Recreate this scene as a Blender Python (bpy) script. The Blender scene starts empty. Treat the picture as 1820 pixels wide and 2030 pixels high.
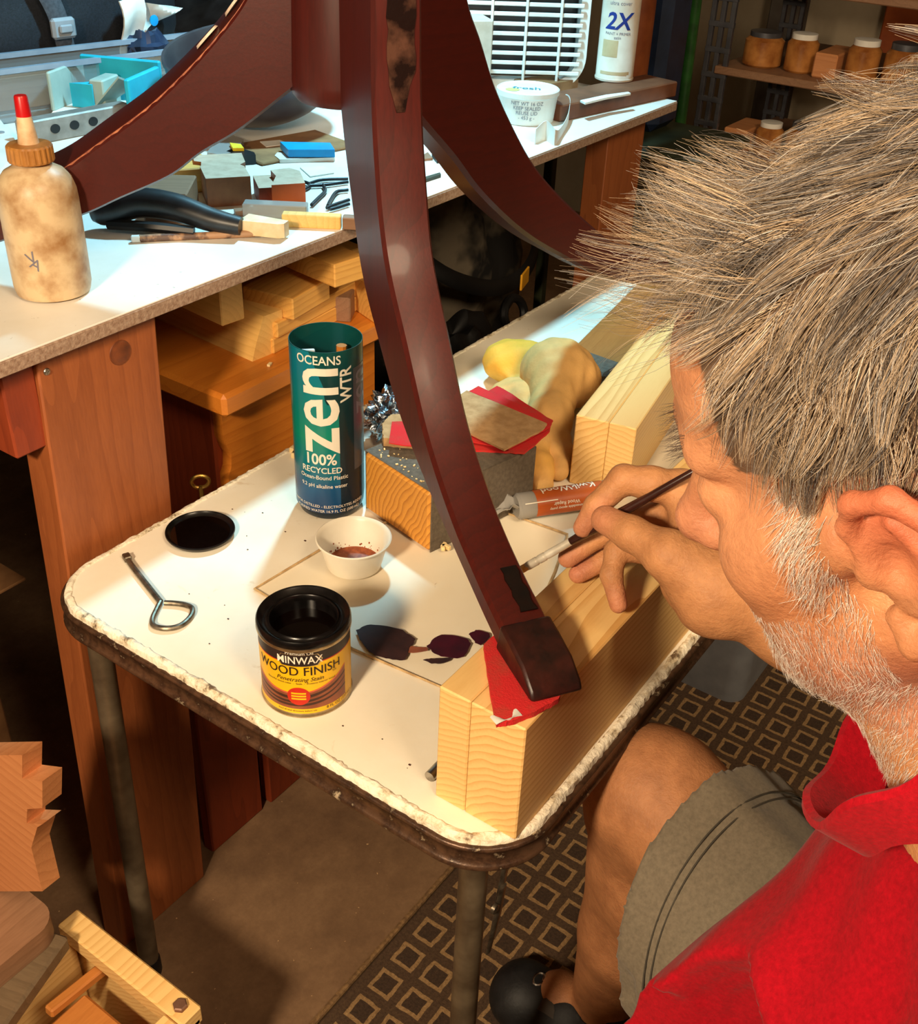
import bpy, bmesh, math, random
import numpy as np
from mathutils import Matrix, Vector
random.seed(7); NR = np.random.default_rng(7)
SC = bpy.context.scene; COL = SC.collection
PI = math.pi; R = math.radians

# ------------------------------------------------------------------ camera
W, H, FPX = 1820, 2030, 2161.4578
EX = np.array([0.57772187, -0.43008183, 0.69373414])
EY = np.array([-0.81534317, -0.34376631, 0.46587578])
EZ = np.array([0.03811772, -0.83477802, -0.5492656])
RW = np.array([EX, EY, EZ])                 # camera (right, down, forward) -> world
CAM = np.array([0.0, 0.0, 1.26])
cd = bpy.data.cameras.new('camera'); cam = bpy.data.objects.new('camera', cd); COL.objects.link(cam)
cd.sensor_fit = 'HORIZONTAL'; cd.sensor_width = 36.0; cd.lens = FPX / W * 36.0
cd.clip_start = 0.02; cd.clip_end = 50
cm = np.eye(4); cm[:3, 0] = RW[:, 0]; cm[:3, 1] = -RW[:, 1]; cm[:3, 2] = -RW[:, 2]; cm[:3, 3] = CAM
cam.matrix_world = Matrix(cm.tolist()); SC.camera = cam

# ------------------------------------------------------------------ world, lamps, exposure
SC.view_settings.view_transform = 'Standard'; SC.view_settings.look = 'None'
SC.view_settings.gamma = 1.0; SC.view_settings.use_curve_mapping = False
SC.view_settings.exposure = 0.0
wd = bpy.data.worlds.new('world'); SC.world = wd; wd.use_nodes = True
wd.node_tree.nodes['Background'].inputs[0].default_value = (1.0, 0.78, 0.56, 1)
wd.node_tree.nodes['Background'].inputs[1].default_value = 0.10

def lamp(name, kind, loc, target, energy, col, size=0.1, **kw):
    l = bpy.data.lights.new(name, kind); l.energy = energy; l.color = col
    if kind == 'AREA': l.shape = 'DISK'; l.size = size
    else: l.shadow_soft_size = size
    for k, v in kw.items(): setattr(l, k, v)
    o = bpy.data.objects.new(name, l); COL.objects.link(o); o.location = loc
    o.rotation_euler = (Vector(target) - Vector(loc)).to_track_quat('-Z', 'Y').to_euler()
    return o
lamp('warm_work_lamp', 'AREA', (-0.62, 0.22, 1.50), (0.6, 0.4, 0.6), 29, (1.0, 0.785, 0.525), 0.16)
lamp('ceiling_fill', 'AREA', (0.1, -0.9, 2.2), (0.6, 0.4, 0.6), 36, (1.0, 0.78, 0.52), 0.7)  # unseen warm fill, added overhead to brighten the shaded parts
lamp('cool_bench_lamp', 'SPOT', (1.30, 0.98, 1.62), (1.25, 1.22, 0.8), 66, (0.34, 0.78, 1.0), 0.035, spot_size=R(104), spot_blend=0.35)

# ------------------------------------------------------------------ helpers
def at(px, py, z=None, x=None, y=None):      # a point of the photograph on a known plane of the room
    d = RW @ np.array([px - W / 2, py - H / 2, FPX]); 
    if z is not None: t = (z - CAM[2]) / d[2]
    elif x is not None: t = (x - CAM[0]) / d[0]
    else: t = (y - CAM[1]) / d[1]
    return CAM + d * t
def dp(px, py, depth):
    return CAM + RW @ (np.array([px - W / 2, py - H / 2, FPX]) / FPX * depth)

class MB:
    def __init__(s): s.v = []; s.f = []; s.m = []
    def add(s, V, F, mi=0, M=None):
        b = len(s.v)
        for p in V:
            p = Vector(p)
            if M is not None: p = M @ p
            s.v.append(tuple(p))
        for q in F: s.f.append(tuple(i + b for i in q)); s.m.append(mi)
        return s
    def box(s, c, d, bev=0.0, M=None, mi=0):
        c = Vector(c); h = [d[0] / 2, d[1] / 2, d[2] / 2]; b = min(bev, min(h) * 0.9)
        if b <= 0:
            V = [(c[0] + sx * h[0], c[1] + sy * h[1], c[2] + sz * h[2]) for sx in (-1, 1) for sy in (-1, 1) for sz in (-1, 1)]
            F = [(0, 1, 3, 2), (4, 6, 7, 5), (0, 4, 5, 1), (2, 3, 7, 6), (0, 2, 6, 4), (1, 5, 7, 3)]
            return s.add(V, F, mi, M)
        V = []; idx = {}
        for sx in (-1, 1):
            for sy in (-1, 1):
                for sz in (-1, 1):
                    for a in range(3):
                        sg = (sx, sy, sz); p = [sg[k] * (h[k] if k == a else h[k] - b) for k in range(3)]
                        idx[(sx, sy, sz, a)] = len(V); V.append((c[0] + p[0], c[1] + p[1], c[2] + p[2]))
        F = []
        for a in range(3):
            u, w = (a + 1) % 3, (a + 2) % 3
            for sg in (-1, 1):
                q = []
                for (p1, p2) in ((-1, -1), (1, -1), (1, 1), (-1, 1)):
                    k = [0, 0, 0]; k[a] = sg; k[u] = p1; k[w] = p2; q.append(idx[(k[0], k[1], k[2], a)])
                F.append(tuple(q if sg > 0 else q[::-1]))
            for p1 in (-1, 1):
                for p2 in (-1, 1):
                    k0 = [0, 0, 0]; k1 = [0, 0, 0]
                    k0[a] = -1; k1[a] = 1; k0[u] = k1[u] = p1; k0[w] = k1[w] = p2
                    q = [idx[(*k0, u)], idx[(*k1, u)], idx[(*k1, w)], idx[(*k0, w)]]
                    F.append(tuple(q if p1 * p2 > 0 else q[::-1]))
        for sx in (-1, 1):
            for sy in (-1, 1):
                for sz in (-1, 1):
                    q = [idx[(sx, sy, sz, a)] for a in range(3)]
                    F.append(tuple(q if sx * sy * sz > 0 else q[::-1]))
        return s.add(V, F, mi, M)
    def prism(s, poly, z0, z1, M=None, mi=0, mtop=None):
        n = len(poly); V = [(p[0], p[1], z0) for p in poly] + [(p[0], p[1], z1) for p in poly]
        s.add(V, [tuple(range(n))[::-1]] + [(i, (i + 1) % n, n + (i + 1) % n, n + i) for i in range(n)], mi, M)
        b = len(s.v) - 2 * n; s.f.append(tuple(b + n + i for i in range(n))); s.m.append(mi if mtop is None else mtop)
        return s
    def lathe(s, prof, n=40, M=None, mi=0, cap0=True, cap1=True):
        V = []; F = []; k = len(prof)
        for (r, z) in prof:
            for i in range(n):
                a = 2 * PI * i / n; V.append((r * math.cos(a), r * math.sin(a), z))
        for j in range(k - 1):
            for i in range(n):
                i2 = (i + 1) % n; F.append((j * n + i, j * n + i2, (j + 1) * n + i2, (j + 1) * n + i))
        if cap0: F.append(tuple(range(n))[::-1])
        if cap1: F.append(tuple((k - 1) * n + i for i in range(n)))
        return s.add(V, F, mi, M)
    def tube(s, pts, rad, n=10, mi=0, M=None, closed=False, cap=True, flat=1.0, up=None):
        P = [Vector(p) for p in pts]; k = len(P)
        rr = rad if hasattr(rad, '__len__') else [rad] * k
        V = []; F = []; prev = None
        for j in range(k):
            if closed: t = P[(j + 1) % k] - P[j - 1]
            else: t = P[min(j + 1, k - 1)] - P[max(j - 1, 0)]
            t.normalize()
            if prev is None:
                a = Vector(up) if up else (Vector((0, 0, 1)) if abs(t.z) < 0.9 else Vector((1, 0, 0)))
            else: a = prev
            e = (a - t * a.dot(t)).normalized(); g = t.cross(e); prev = e
            for i in range(n):
                th = 2 * PI * i / n; V.append(P[j] + e * (rr[j] * math.cos(th) * flat) + g * (rr[j] * math.sin(th)))
        m = k if closed else k - 1
        for j in range(m):
            j2 = (j + 1) % k
            for i in range(n):
                i2 = (i + 1) % n; F.append((j * n + i, j * n + i2, j2 * n + i2, j2 * n + i))
        if cap and not closed: F.append(tuple(range(n))[::-1]); F.append(tuple((k - 1) * n + i for i in range(n)))
        return s.add(V, F, mi, M)
    def loft(s, rings, mi=0, M=None, cap=True):
        n = len(rings[0]); V = [p for r in rings for p in r]; F = []
        for j in range(len(rings) - 1):
            for i in range(n):
                i2 = (i + 1) % n; F.append((j * n + i, j * n + i2, (j + 1) * n + i2, (j + 1) * n + i))
        if cap: F.append(tuple(range(n))[::-1]); F.append(tuple((len(rings) - 1) * n + i for i in range(n)))
        return s.add(V, F, mi, M)
    def grid(s, fn, nu, nv, mi=0, M=None, th=0.0, nrm=None):   # an open sheet, optionally given thickness th along nrm
        V = [fn(i / (nu - 1), j / (nv - 1)) for j in range(nv) for i in range(nu)]
        F = [(j * nu + i, j * nu + i + 1, (j + 1) * nu + i + 1, (j + 1) * nu + i) for j in range(nv - 1) for i in range(nu - 1)]
        if th:
            N = len(V); nv_ = Vector(nrm or (0, 0, -1)) * th
            V = V + [tuple(Vector(p) + nv_) for p in V]
            F = F + [tuple(N + i for i in q[::-1]) for q in F]
            rim = [i for i in range(nu)] + [j * nu + nu - 1 for j in range(1, nv)] + [(nv - 1) * nu + i for i in range(nu - 2, -1, -1)] + [j * nu for j in range(nv - 2, 0, -1)]
            for a in range(len(rim)):
                p, q = rim[a], rim[(a + 1) % len(rim)]; F.append((q, p, N + p, N + q))
        return s.add(V, F, mi, M)

class LT(list):                     # lettering: one small mesh per line of print
    def add(s, V, F, mi=0, M=None): s.append((V, F, mi, M)); return s
def letters(lt, mats, parent):
    mats = mats if isinstance(mats, list) else [mats]
    for V, F, mi, Mx in lt: obj('lettering', MB().add(V, F, 0, Mx), mats[mi], parent, smooth=False, fix=False)
def obj(name, mb, mats, parent=None, smooth=True, ang=35, loc=None, rot=None, fix=True):
    me = bpy.data.meshes.new(name); me.from_pydata(mb.v, [], mb.f)
    if not isinstance(mats, (list, tuple)): mats = [mats]
    for m in mats: me.materials.append(m)
    me.polygons.foreach_set('material_index', mb.m)
    if fix:
        bm = bmesh.new(); bm.from_mesh(me); bmesh.ops.recalc_face_normals(bm, faces=bm.faces); bm.to_mesh(me); bm.free()
    if smooth:
        me.polygons.foreach_set('use_smooth', [True] * len(me.polygons)); me.set_sharp_from_angle(angle=R(ang))
    me.update()
    o = bpy.data.objects.new(name, me); COL.objects.link(o)
    if parent is not None: o.parent = parent
    if loc is not None: o.location = loc
    if rot is not None: o.rotation_euler = rot
    return o
def tag(o, label, cat, group=None, kind=None):
    o['label'] = label; o['category'] = cat
    if group: o['group'] = group
    if kind: o['kind'] = kind
    return o
def thing(name, label, cat, loc=(0, 0, 0), rot=(0, 0, 0), group=None):
    o = bpy.data.objects.new(name, None); COL.objects.link(o); o.location = loc
    o.rotation_euler = rot if hasattr(rot, '__len__') else (0, 0, rot)
    o.empty_display_size = 0.05
    return tag(o, label, cat, group)
def struct(name, mb, m): o = obj(name, mb, m); o['kind'] = 'structure'; return o
def dup_child(o, parent, loc=None, rot=None):
    c = o.copy(); COL.objects.link(c); c.parent = parent
    if loc is not None: c.location = loc
    if rot is not None: c.rotation_euler = rot
    return c
_tc = {}
def text_geo(sx, size=1.0, bold=0.0, shear=0.0):
    k = (sx, bold, shear)
    if k not in _tc:
        cu = bpy.data.curves.new('t', 'FONT'); cu.body = sx; cu.size = 1.0; cu.align_x = 'CENTER'; cu.align_y = 'CENTER'
        cu.offset = bold; cu.shear = shear; cu.resolution_u = 3
        o = bpy.data.objects.new('t', cu); COL.objects.link(o)
        dg = bpy.context.evaluated_depsgraph_get(); bm = bmesh.new(); bm.from_mesh(o.evaluated_get(dg).to_mesh())
        for ax, co in ((1, np.arange(-.5, .6, .07)), (0, np.arange(-.8, .81, .1) if len(sx) < 5 else [])):     # cut fine enough to wrap round a curve
            for c in co:
                nrm = [0, 0, 0]; nrm[ax] = 1; pc = [0, 0, 0]; pc[ax] = c
                bmesh.ops.bisect_plane(bm, geom=bm.verts[:] + bm.edges[:] + bm.faces[:], plane_co=pc, plane_no=nrm)
        bm.verts.index_update(); _tc[k] = ([tuple(v.co) for v in bm.verts], [tuple(v.index for v in f.verts) for f in bm.faces]); bm.free()
        o.evaluated_get(dg).to_mesh_clear(); bpy.data.objects.remove(o); bpy.data.curves.remove(cu)
    V, F = _tc[k]
    return [(a * size, b * size) for a, b, c in V], F
def text_on_cyl(mb, sx, size, r, th0, z0, rot=0.0, mi=0, wid=1.0, bold=0.0, shear=0.0, curve=0.0):
    V, F = text_geo(sx, size, bold, shear); c, s_ = math.cos(rot), math.sin(rot); out = []
    for (a, b) in V:
        a *= wid; u = a * c - b * s_; w = a * s_ + b * c
        w += curve * u * u; th = th0 + u / r
        out.append((r * math.cos(th), r * math.sin(th), z0 + w))
    mb.add(out, F, mi)
def text_flat(mb, sx, size, M, mi=0, wid=1.0, bold=0.0, shear=0.0):
    V, F = text_geo(sx, size, bold, shear); mb.add([(a * wid, b, 0) for a, b in V], F, mi, M)
def cyl_strip(mb, r, th0, th1, lo, hi, n=24, mi=0):   # a printed patch on a round wall, between two curves lo(t), hi(t)
    V = []
    for i in range(n + 1):
        t = i / n; th = th0 + (th1 - th0) * t; c, s_ = r * math.cos(th), r * math.sin(th)
        V += [(c, s_, lo(t)), (c, s_, hi(t))]
    mb.add(V, [(2 * i, 2 * i + 2, 2 * i + 3, 2 * i + 1) for i in range(n)], mi)
def frame(o, ex, ey=None, ez=None):
    ex = Vector(ex).normalized()
    if ez is not None: ez = Vector(ez); ez = (ez - ex * ez.dot(ex)).normalized(); ey = ez.cross(ex)
    else: ey = Vector(ey); ey = (ey - ex * ey.dot(ex)).normalized(); ez = ex.cross(ey)
    return Matrix(((ex.x, ey.x, ez.x, o[0]), (ex.y, ey.y, ez.y, o[1]), (ex.z, ey.z, ez.z, o[2]), (0, 0, 0, 1)))
def cr(pts, n=8):      # Catmull-Rom through points of any dimension
    P = [np.array(p, float) for p in pts]; P = [2 * P[0] - P[1]] + P + [2 * P[-1] - P[-2]]; out = []
    for i in range(1, len(P) - 2):
        for k in range(n):
            t = k / n; a, b, c, d = P[i - 1], P[i], P[i + 1], P[i + 2]
            out.append(0.5 * (2 * b + (c - a) * t + (2 * a - 5 * b + 4 * c - d) * t * t + (3 * b - a - 3 * c + d) * t ** 3))
    out.append(P[-2]); return out

# ------------------------------------------------------------------ materials
def _lin(c): return tuple(((x / 255) / 12.92 if x / 255 <= 0.04045 else ((x / 255 + 0.055) / 1.055) ** 2.4) for x in c) + (1.0,)
class NT:
    def __init__(s, name):
        s.mat = bpy.data.materials.new(name); s.mat.use_nodes = True; s.t = s.mat.node_tree
        s.b = s.t.nodes['Principled BSDF']
    def n(s, ty, **kw):
        x = s.t.nodes.new(ty)
        for k, v in kw.items():
            if k.startswith('i_'): x.inputs[k[2:].replace('_', ' ')].default_value = v
            else: setattr(x, k, v)
        return x
    def l(s, a, b): s.t.links.new(a, b)
    def math(s, op, a, b=None, c=None):
        x = s.n('ShaderNodeMath', operation=op)
        for i, q in enumerate((a, b, c)):
            if q is None: continue
            if isinstance(q, (int, float)): x.inputs[i].default_value = q
            else: s.l(q, x.inputs[i])
        return x.outputs[0]
    def obj(s, scale=(1, 1, 1), loc=(0, 0, 0), rot=(0, 0, 0)):
        tc = s.n('ShaderNodeTexCoord'); mp = s.n('ShaderNodeMapping')
        mp.inputs['Scale'].default_value = scale; mp.inputs['Location'].default_value = loc; mp.inputs['Rotation'].default_value = rot
        s.l(tc.outputs['Object'], mp.inputs['Vector']); return mp.outputs['Vector']
    def noise(s, vec, scale, detail=3, rough=0.55, dist=0.0):
        x = s.n('ShaderNodeTexNoise'); x.inputs['Scale'].default_value = scale; x.inputs['Detail'].default_value = detail
        x.inputs['Roughness'].default_value = rough; x.inputs['Distortion'].default_value = dist
        s.l(vec, x.inputs['Vector']); return x.outputs['Fac']
    def ramp(s, fac, stops, interp='LINEAR'):
        x = s.n('ShaderNodeValToRGB'); e = x.color_ramp.elements; x.color_ramp.interpolation = interp
        while len(e) < len(stops): e.new(0.5)
        for q, (p, c) in zip(e, stops):
            q.position = p; q.color = c if len(c) == 4 else tuple(c) + (1,)
        s.l(fac, x.inputs[0]); return x.outputs[0]
    def mix(s, fac, a, b, mode='MIX'):
        x = s.n('ShaderNodeMix', data_type='RGBA', blend_type=mode)
        for i, q in ((0, fac), (6, a), (7, b)):
            if isinstance(q, (int, float)): x.inputs[i].default_value = q
            elif isinstance(q, tuple): x.inputs[i].default_value = q
            else: s.l(q, x.inputs[i])
        return x.outputs[2]
    def bump(s, h, strength=0.3, dist=0.002):
        x = s.n('ShaderNodeBump'); x.inputs['Strength'].default_value = strength; x.inputs['Distance'].default_value = dist
        s.l(h, x.inputs['Height']); s.l(x.outputs[0], s.b.inputs['Normal'])
    def base(s, c):
        if isinstance(c, tuple): s.b.inputs['Base Color'].default_value = c
        else: s.l(c, s.b.inputs['Base Color'])
    def set(s, rough=0.6, metal=0.0, spec=0.5, coat=0.0, trans=0.0, alpha=1.0, sheen=0.0, sss=0.0, ior=1.45, coatr=0.1):
        b = s.b.inputs; b['Roughness'].default_value = rough; b['Metallic'].default_value = metal; b['Specular IOR Level'].default_value = spec
        b['Coat Weight'].default_value = coat; b['Coat Roughness'].default_value = coatr; b['Transmission Weight'].default_value = trans; b['Alpha'].default_value = alpha
        b['Sheen Weight'].default_value = sheen; b['IOR'].default_value = ior
        if sss: b['Subsurface Weight'].default_value = sss; b['Subsurface Radius'].default_value = (0.01, 0.004, 0.002); b['Subsurface Scale'].default_value = 0.35
        return s.mat
def plain(name, c, c2=None, scale=40, rough=0.6, metal=0.0, bump=0.0, bscale=None, stops=(0.35, 0.65), detail=4, **kw):
    t = NT(name); v = t.obj()
    if c2 is None: c2 = tuple(max(0, x * 0.82) for x in c)
    f = t.noise(v, scale, detail); t.base(t.ramp(f, [(stops[0], _lin(c)), (stops[1], _lin(c2))]))
    if bump: t.bump(t.noise(v, bscale or scale * 3, 3), bump)
    return t.set(rough=rough, metal=metal, **kw)
def wood(name, c1, c2, axis='X', freq=260, centre=(0.0, 0.06, -0.03), rough=0.55, contrast=(0.25, 0.85), fibre=0.35, coat=0.0, warp=1.2, bump=0.15, knot=None):
    # solid wood: growth rings about an axis, so faces show grain and ends show rings
    t = NT(name); tc = t.n('ShaderNodeTexCoord'); sep = t.n('ShaderNodeSeparateXYZ')
    mp = t.n('ShaderNodeMapping'); mp.inputs['Location'].default_value = centre; t.l(tc.outputs['Object'], mp.inputs['Vector'])
    st = {'X': (0.12, 1, 1), 'Y': (1, 0.12, 1), 'Z': (1, 1, 0.12)}[axis]
    m2 = t.n('ShaderNodeMapping'); m2.inputs['Scale'].default_value = st; t.l(mp.outputs[0], m2.inputs['Vector'])
    n1 = t.noise(m2.outputs[0], 14, 2); n2 = t.noise(m2.outputs[0], 420, 2)
    t.l(mp.outputs[0], sep.inputs[0]); a, b = {'X': (1, 2), 'Y': (0, 2), 'Z': (0, 1)}[axis]
    rad = t.math('SQRT', t.math('ADD', t.math('POWER', sep.outputs[a], 2), t.math('POWER', sep.outputs[b], 2)))
    w = t.math('ADD', t.math('MULTIPLY', rad, freq), t.math('MULTIPLY', n1, warp * 4))
    saw = t.math('FRACT', w); tri = t.math('POWER', saw, 2.2)
    f = t.math('ADD', t.math('MULTIPLY', tri, 1 - fibre), t.math('MULTIPLY', n2, fibre))
    big = t.noise(m2.outputs[0], 6, 2)
    col = t.ramp(f, [(contrast[0], _lin(c1)), (contrast[1], _lin(c2))])
    col = t.mix(t.math('MULTIPLY', big, 0.45), col, _lin(tuple(0.5 * (x + y) for x, y in zip(c1, c2))))
    t.base(col); t.bump(n2, bump, 0.0008)
    return t.set(rough=rough, coat=coat)

M = {}
M['pine'] = wood('pine', (240, 200, 132), (206, 150, 78), 'X', 150, (0.0, 0.05, 0.085), contrast=(0.2, 0.95))
M['pine_b'] = wood('pine_second', (238, 198, 130), (208, 156, 86), 'X', 170, (0.0, -0.02, 0.11), contrast=(0.2, 1.0))
M['fir'] = wood('fir_end', (228, 160, 66), (160, 92, 28), 'X', 175, (0.0, 0.09, 0.02), contrast=(0.2, 0.9))
M['offcut'] = wood('offcut_wood', (232, 176, 92), (196, 134, 58), 'X', 140, (0.0, 0.05, 0.03), contrast=(0.2, 1.0), fibre=0.5)
M['offcut2'] = wood('offcut_wood_pale', (238, 190, 110), (212, 158, 80), 'Y', 120, (0.05, 0.0, 0.03), contrast=(0.2, 1.0), fibre=0.6)
M['oak'] = wood('bench_post_wood', (164, 92, 48), (122, 62, 30), 'Z', 55, (0.13, 0.07, 0.0), contrast=(0.15, 1.0), fibre=0.65, rough=0.5, warp=1.6)
M['chest'] = wood('chest_wood', (214, 130, 44), (176, 92, 24), 'X', 60, (0.0, 0.1, 0.07), contrast=(0.15, 1.0), fibre=0.6, rough=0.4, coat=0.15)
M['redwood'] = wood('panel_wood', (150, 62, 30), (110, 40, 18), 'Z', 70, (0.0, 0.3, 0.07), contrast=(0.15, 1.0), fibre=0.6)
M['dullwood'] = wood('dull_wood', (150, 112, 84), (112, 78, 54), 'X', 90, (0.0, 0.06, 0.07), contrast=(0.1, 1.0), fibre=0.7)
M['jigwood'] = wood('jig_wood', (206, 142, 92), (168, 104, 60), 'Y', 80, (0.03, 0.0, 0.06), contrast=(0.1, 1.0), fibre=0.6)
M['pallet'] = wood('weathered_wood', (116, 96, 72), (78, 62, 44), 'Y', 60, (0.03, 0.0, 0.06), contrast=(0.1, 1.0), fibre=0.7)
M['mahog'] = wood('mahogany', (84, 20, 12), (44, 11, 8), 'Z', 70, (0.11, 0.05, 0.0), rough=0.45, coat=0.1, contrast=(0.1, 1.0), fibre=0.75, bump=0.05)
M['mahog_l'] = wood('mahogany_side', (76, 19, 12), (50, 12, 9), 'X', 60, (0.0, 0.05, 0.11), rough=0.4, coat=0.12, contrast=(0.1, 1.0), fibre=0.8, bump=0.04)
M['foot'] = plain('dark_foot_wood', (58, 22, 16), (30, 13, 10), 60, 0.42, bump=0.12, bscale=160)
M['worn'] = plain('worn_edge_glint', (176, 104, 66), (120, 52, 34), 140, 0.5)
M['stain'] = plain('fresh_stain', (16, 9, 8), (26, 13, 10), 90, 0.25)
M['chip'] = plain('bare_chip', (232, 214, 196), (206, 180, 160), 90, 0.6)

def table_paint():
    t = NT('table_paint'); v = t.obj()
    f = t.noise(v, 9, 5); col = t.ramp(f, [(0.3, _lin((243, 236, 220))), (0.75, _lin((232, 220, 196)))])
    sp = t.noise(v, 70, 4, 0.7); m = t.ramp(sp, [(0.70, (0, 0, 0, 1)), (0.76, (1, 1, 1, 1))])
    col = t.mix(t.math('MULTIPLY', m, 0.6), col, _lin((150, 118, 84)))
    s2 = t.noise(v, 24, 5, 0.65, 0.6); m2 = t.ramp(s2, [(0.66, (0, 0, 0, 1)), (0.74, (1, 1, 1, 1))])
    col = t.mix(t.math('MULTIPLY', m2, 0.5), col, _lin((200, 170, 128)))
    t.base(col); t.bump(t.noise(v, 90, 3), 0.08); return t.set(rough=0.5)
M['paint'] = table_paint()
def edge_paint():
    t = NT('flaking_paint'); v = t.obj(); f = t.noise(v, 46, 5, 0.7)
    t.base(t.ramp(f, [(0.50, _lin((238, 228, 206))), (0.60, _lin((206, 190, 160))), (0.68, _lin((104, 82, 60)))]))
    t.bump(t.noise(v, 130, 4), 0.8, 0.003); return t.set(rough=0.7)
M['flake'] = edge_paint()
def rim_metal():
    t = NT('rim_metal'); v = t.obj(); f = t.noise(v, 60, 5, 0.7)
    t.base(t.ramp(f, [(0.40, _lin((92, 66, 48))), (0.60, _lin((56, 38, 28))), (0.70, _lin((190, 170, 140)))]))
    t.bump(f, 0.3); return t.set(rough=0.36, metal=0.35)
M['rim'] = rim_metal()
M['legmetal'] = plain('leg_metal', (112, 98, 78), (84, 70, 54), 30, 0.42, 0.35)
M['steel'] = plain('steel', (190, 186, 180), (140, 134, 126), 80, 0.28, 1.0)
M['brass'] = plain('brass', (196, 160, 84), (140, 104, 48), 60, 0.35, 0.9)
M['oldsteel'] = plain('old_steel', (132, 122, 106), (84, 74, 62), 120, 0.4, 0.8)
def laminate():
    t = NT('bench_laminate'); v = t.obj(); f = t.noise(v, 14, 4); col = t.ramp(f, [(0.3, _lin((236, 232, 224))), (0.7, _lin((226, 220, 208)))])
    sp = t.noise(v, 110, 3, 0.6); m = t.ramp(sp, [(0.71, (0, 0, 0, 1)), (0.75, (1, 1, 1, 1))]); col = t.mix(t.math('MULTIPLY', m, 0.5), col, _lin((140, 120, 100)))
    s2 = t.noise(v, 11, 4, 0.6, 0.8); m2 = t.ramp(s2, [(0.70, (0, 0, 0, 1)), (0.76, (1, 1, 1, 1))]); col = t.mix(t.math('MULTIPLY', m2, 0.5), col, _lin((170, 130, 88)))
    t.base(col); return t.set(rough=0.42)
M['lam'] = laminate()
M['chipboard'] = plain('chipboard_edge', (170, 144, 124), (136, 106, 86), 220, 0.85, bump=0.4, bscale=400, detail=5)
M['white'] = plain('white_plastic', (232, 228, 220), (218, 214, 204), 20, 0.4)
M['paper'] = plain('paper', (236, 234, 226), (226, 222, 212), 30, 0.8)
M['cupw'] = plain('translucent_cup', (238, 230, 212), (230, 220, 200), 20, 0.35, sss=0.0)
M['black'] = plain('black_plastic', (22, 22, 24), (14, 14, 15), 40, 0.45)
M['blackrub'] = plain('black_rubber_grip', (34, 36, 40), (20, 21, 24), 60, 0.38)
M['blackcloth'] = plain('black_nylon', (26, 28, 36), (16, 17, 22), 300, 0.75, bump=0.2, bscale=500)
M['navy'] = plain('navy_plastic', (34, 48, 74), (24, 34, 54), 20, 0.45)
M['green'] = plain('green_paint', (44, 96, 40), (30, 66, 28), 30, 0.4)
M['olive'] = plain('olive_metal', (52, 56, 36), (34, 38, 24), 20, 0.5)
M['orange'] = plain('orange_plastic', (150, 80, 40), (120, 58, 28), 20, 0.5)
M['beigebox'] = plain('beige_card', (196, 186, 170), (176, 164, 146), 30, 0.8)
M['grey'] = plain('grey_plastic', (140, 143, 148), (124, 127, 132), 20, 0.5)
M['greyp'] = plain('grey_emery', (106, 94, 80), (88, 78, 66), 200, 0.85, bump=0.3, bscale=500)
M['bowl'] = plain('grey_bowl_metal', (82, 78, 80), (62, 58, 62), 14, 0.4, 0.3)
M['bluepl'] = plain('bright_blue_plastic', (14, 150, 214), (10, 132, 196), 20, 0.4)
M['cyan'] = plain('turquoise_foam', (30, 176, 200), (24, 156, 184), 20, 0.55)
M['seafoam'] = plain('pale_box_wall', (160, 176, 166), (140, 158, 150), 20, 0.6)
M['redcap'] = plain('red_cap', (206, 22, 26), (180, 16, 20), 20, 0.35)
M['sandred'] = plain('red_sandpaper', (206, 34, 36), (176, 60, 46), 60, 0.9, bump=0.35, bscale=700, stops=(0.45, 0.75))
M['sandtan'] = plain('sandpaper_back', (190, 150, 104), (166, 126, 82), 90, 0.9, bump=0.3, bscale=500)
M['dust'] = plain('pale_chips', (240, 214, 160), (222, 190, 130), 60, 0.8)
M['glove'] = plain('glove_leather', (216, 182, 92), (184, 146, 62), 26, 0.75, bump=0.35, bscale=150, stops=(0.3, 0.7))
M['gloveyel'] = plain('glove_cuff', (224, 196, 38), (204, 170, 30), 30, 0.8, bump=0.5, bscale=260)
M['foil'] = plain('foil', (206, 210, 216), (170, 176, 184), 60, 0.2, 1.0, bump=0.8, bscale=120)
M['liquid'] = plain('dark_stain_liquid', (10, 4, 3), (8, 3, 2), 20, 0.04)
M['canblack'] = plain('can_rim_black', (26, 22, 22), (14, 12, 12), 90, 0.25, 0.3)
M['cantin'] = plain('can_tin', (196, 176, 140), (160, 138, 104), 80, 0.3, 0.9)
M['cyellow'] = plain('label_yellow', (240, 190, 22), (232, 178, 16), 20, 0.4)
M['cdark'] = plain('label_dark', (46, 34, 32), (38, 28, 26), 30, 0.4)
M['cred'] = plain('label_red', (204, 44, 24), (188, 36, 20), 30, 0.4)
M['cbrown'] = plain('label_brown', (152, 86, 56), (128, 66, 42), 60, 0.4)
M['cbrown2'] = plain('label_dark_brown', (72, 38, 26), (58, 30, 20), 60, 0.4)
M['cpink'] = plain('label_pink', (214, 100, 76), (200, 86, 64), 60, 0.4)
M['ink'] = plain('ink_dark', (40, 20, 14), (34, 17, 12), 30, 0.5)
M['inkw'] = plain('ink_white', (240, 232, 214), (232, 222, 204), 30, 0.5)
M['inkblue'] = plain('ink_blue', (24, 52, 128), (18, 42, 112), 30, 0.5)
M['inkgrey'] = plain('ink_grey', (120, 116, 128), (104, 100, 112), 30, 0.5)
M['swA'] = plain('swatch_brown', (66, 40, 40), (40, 26, 30), 50, 0.6, spec=0.25, stops=(0.3, 0.7))
M['swB'] = plain('swatch_wine', (72, 12, 34), (44, 10, 26), 50, 0.6, spec=0.25, stops=(0.3, 0.7))
M['residue'] = plain('stain_residue', (168, 84, 42), (128, 54, 24), 200, 0.5)
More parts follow.
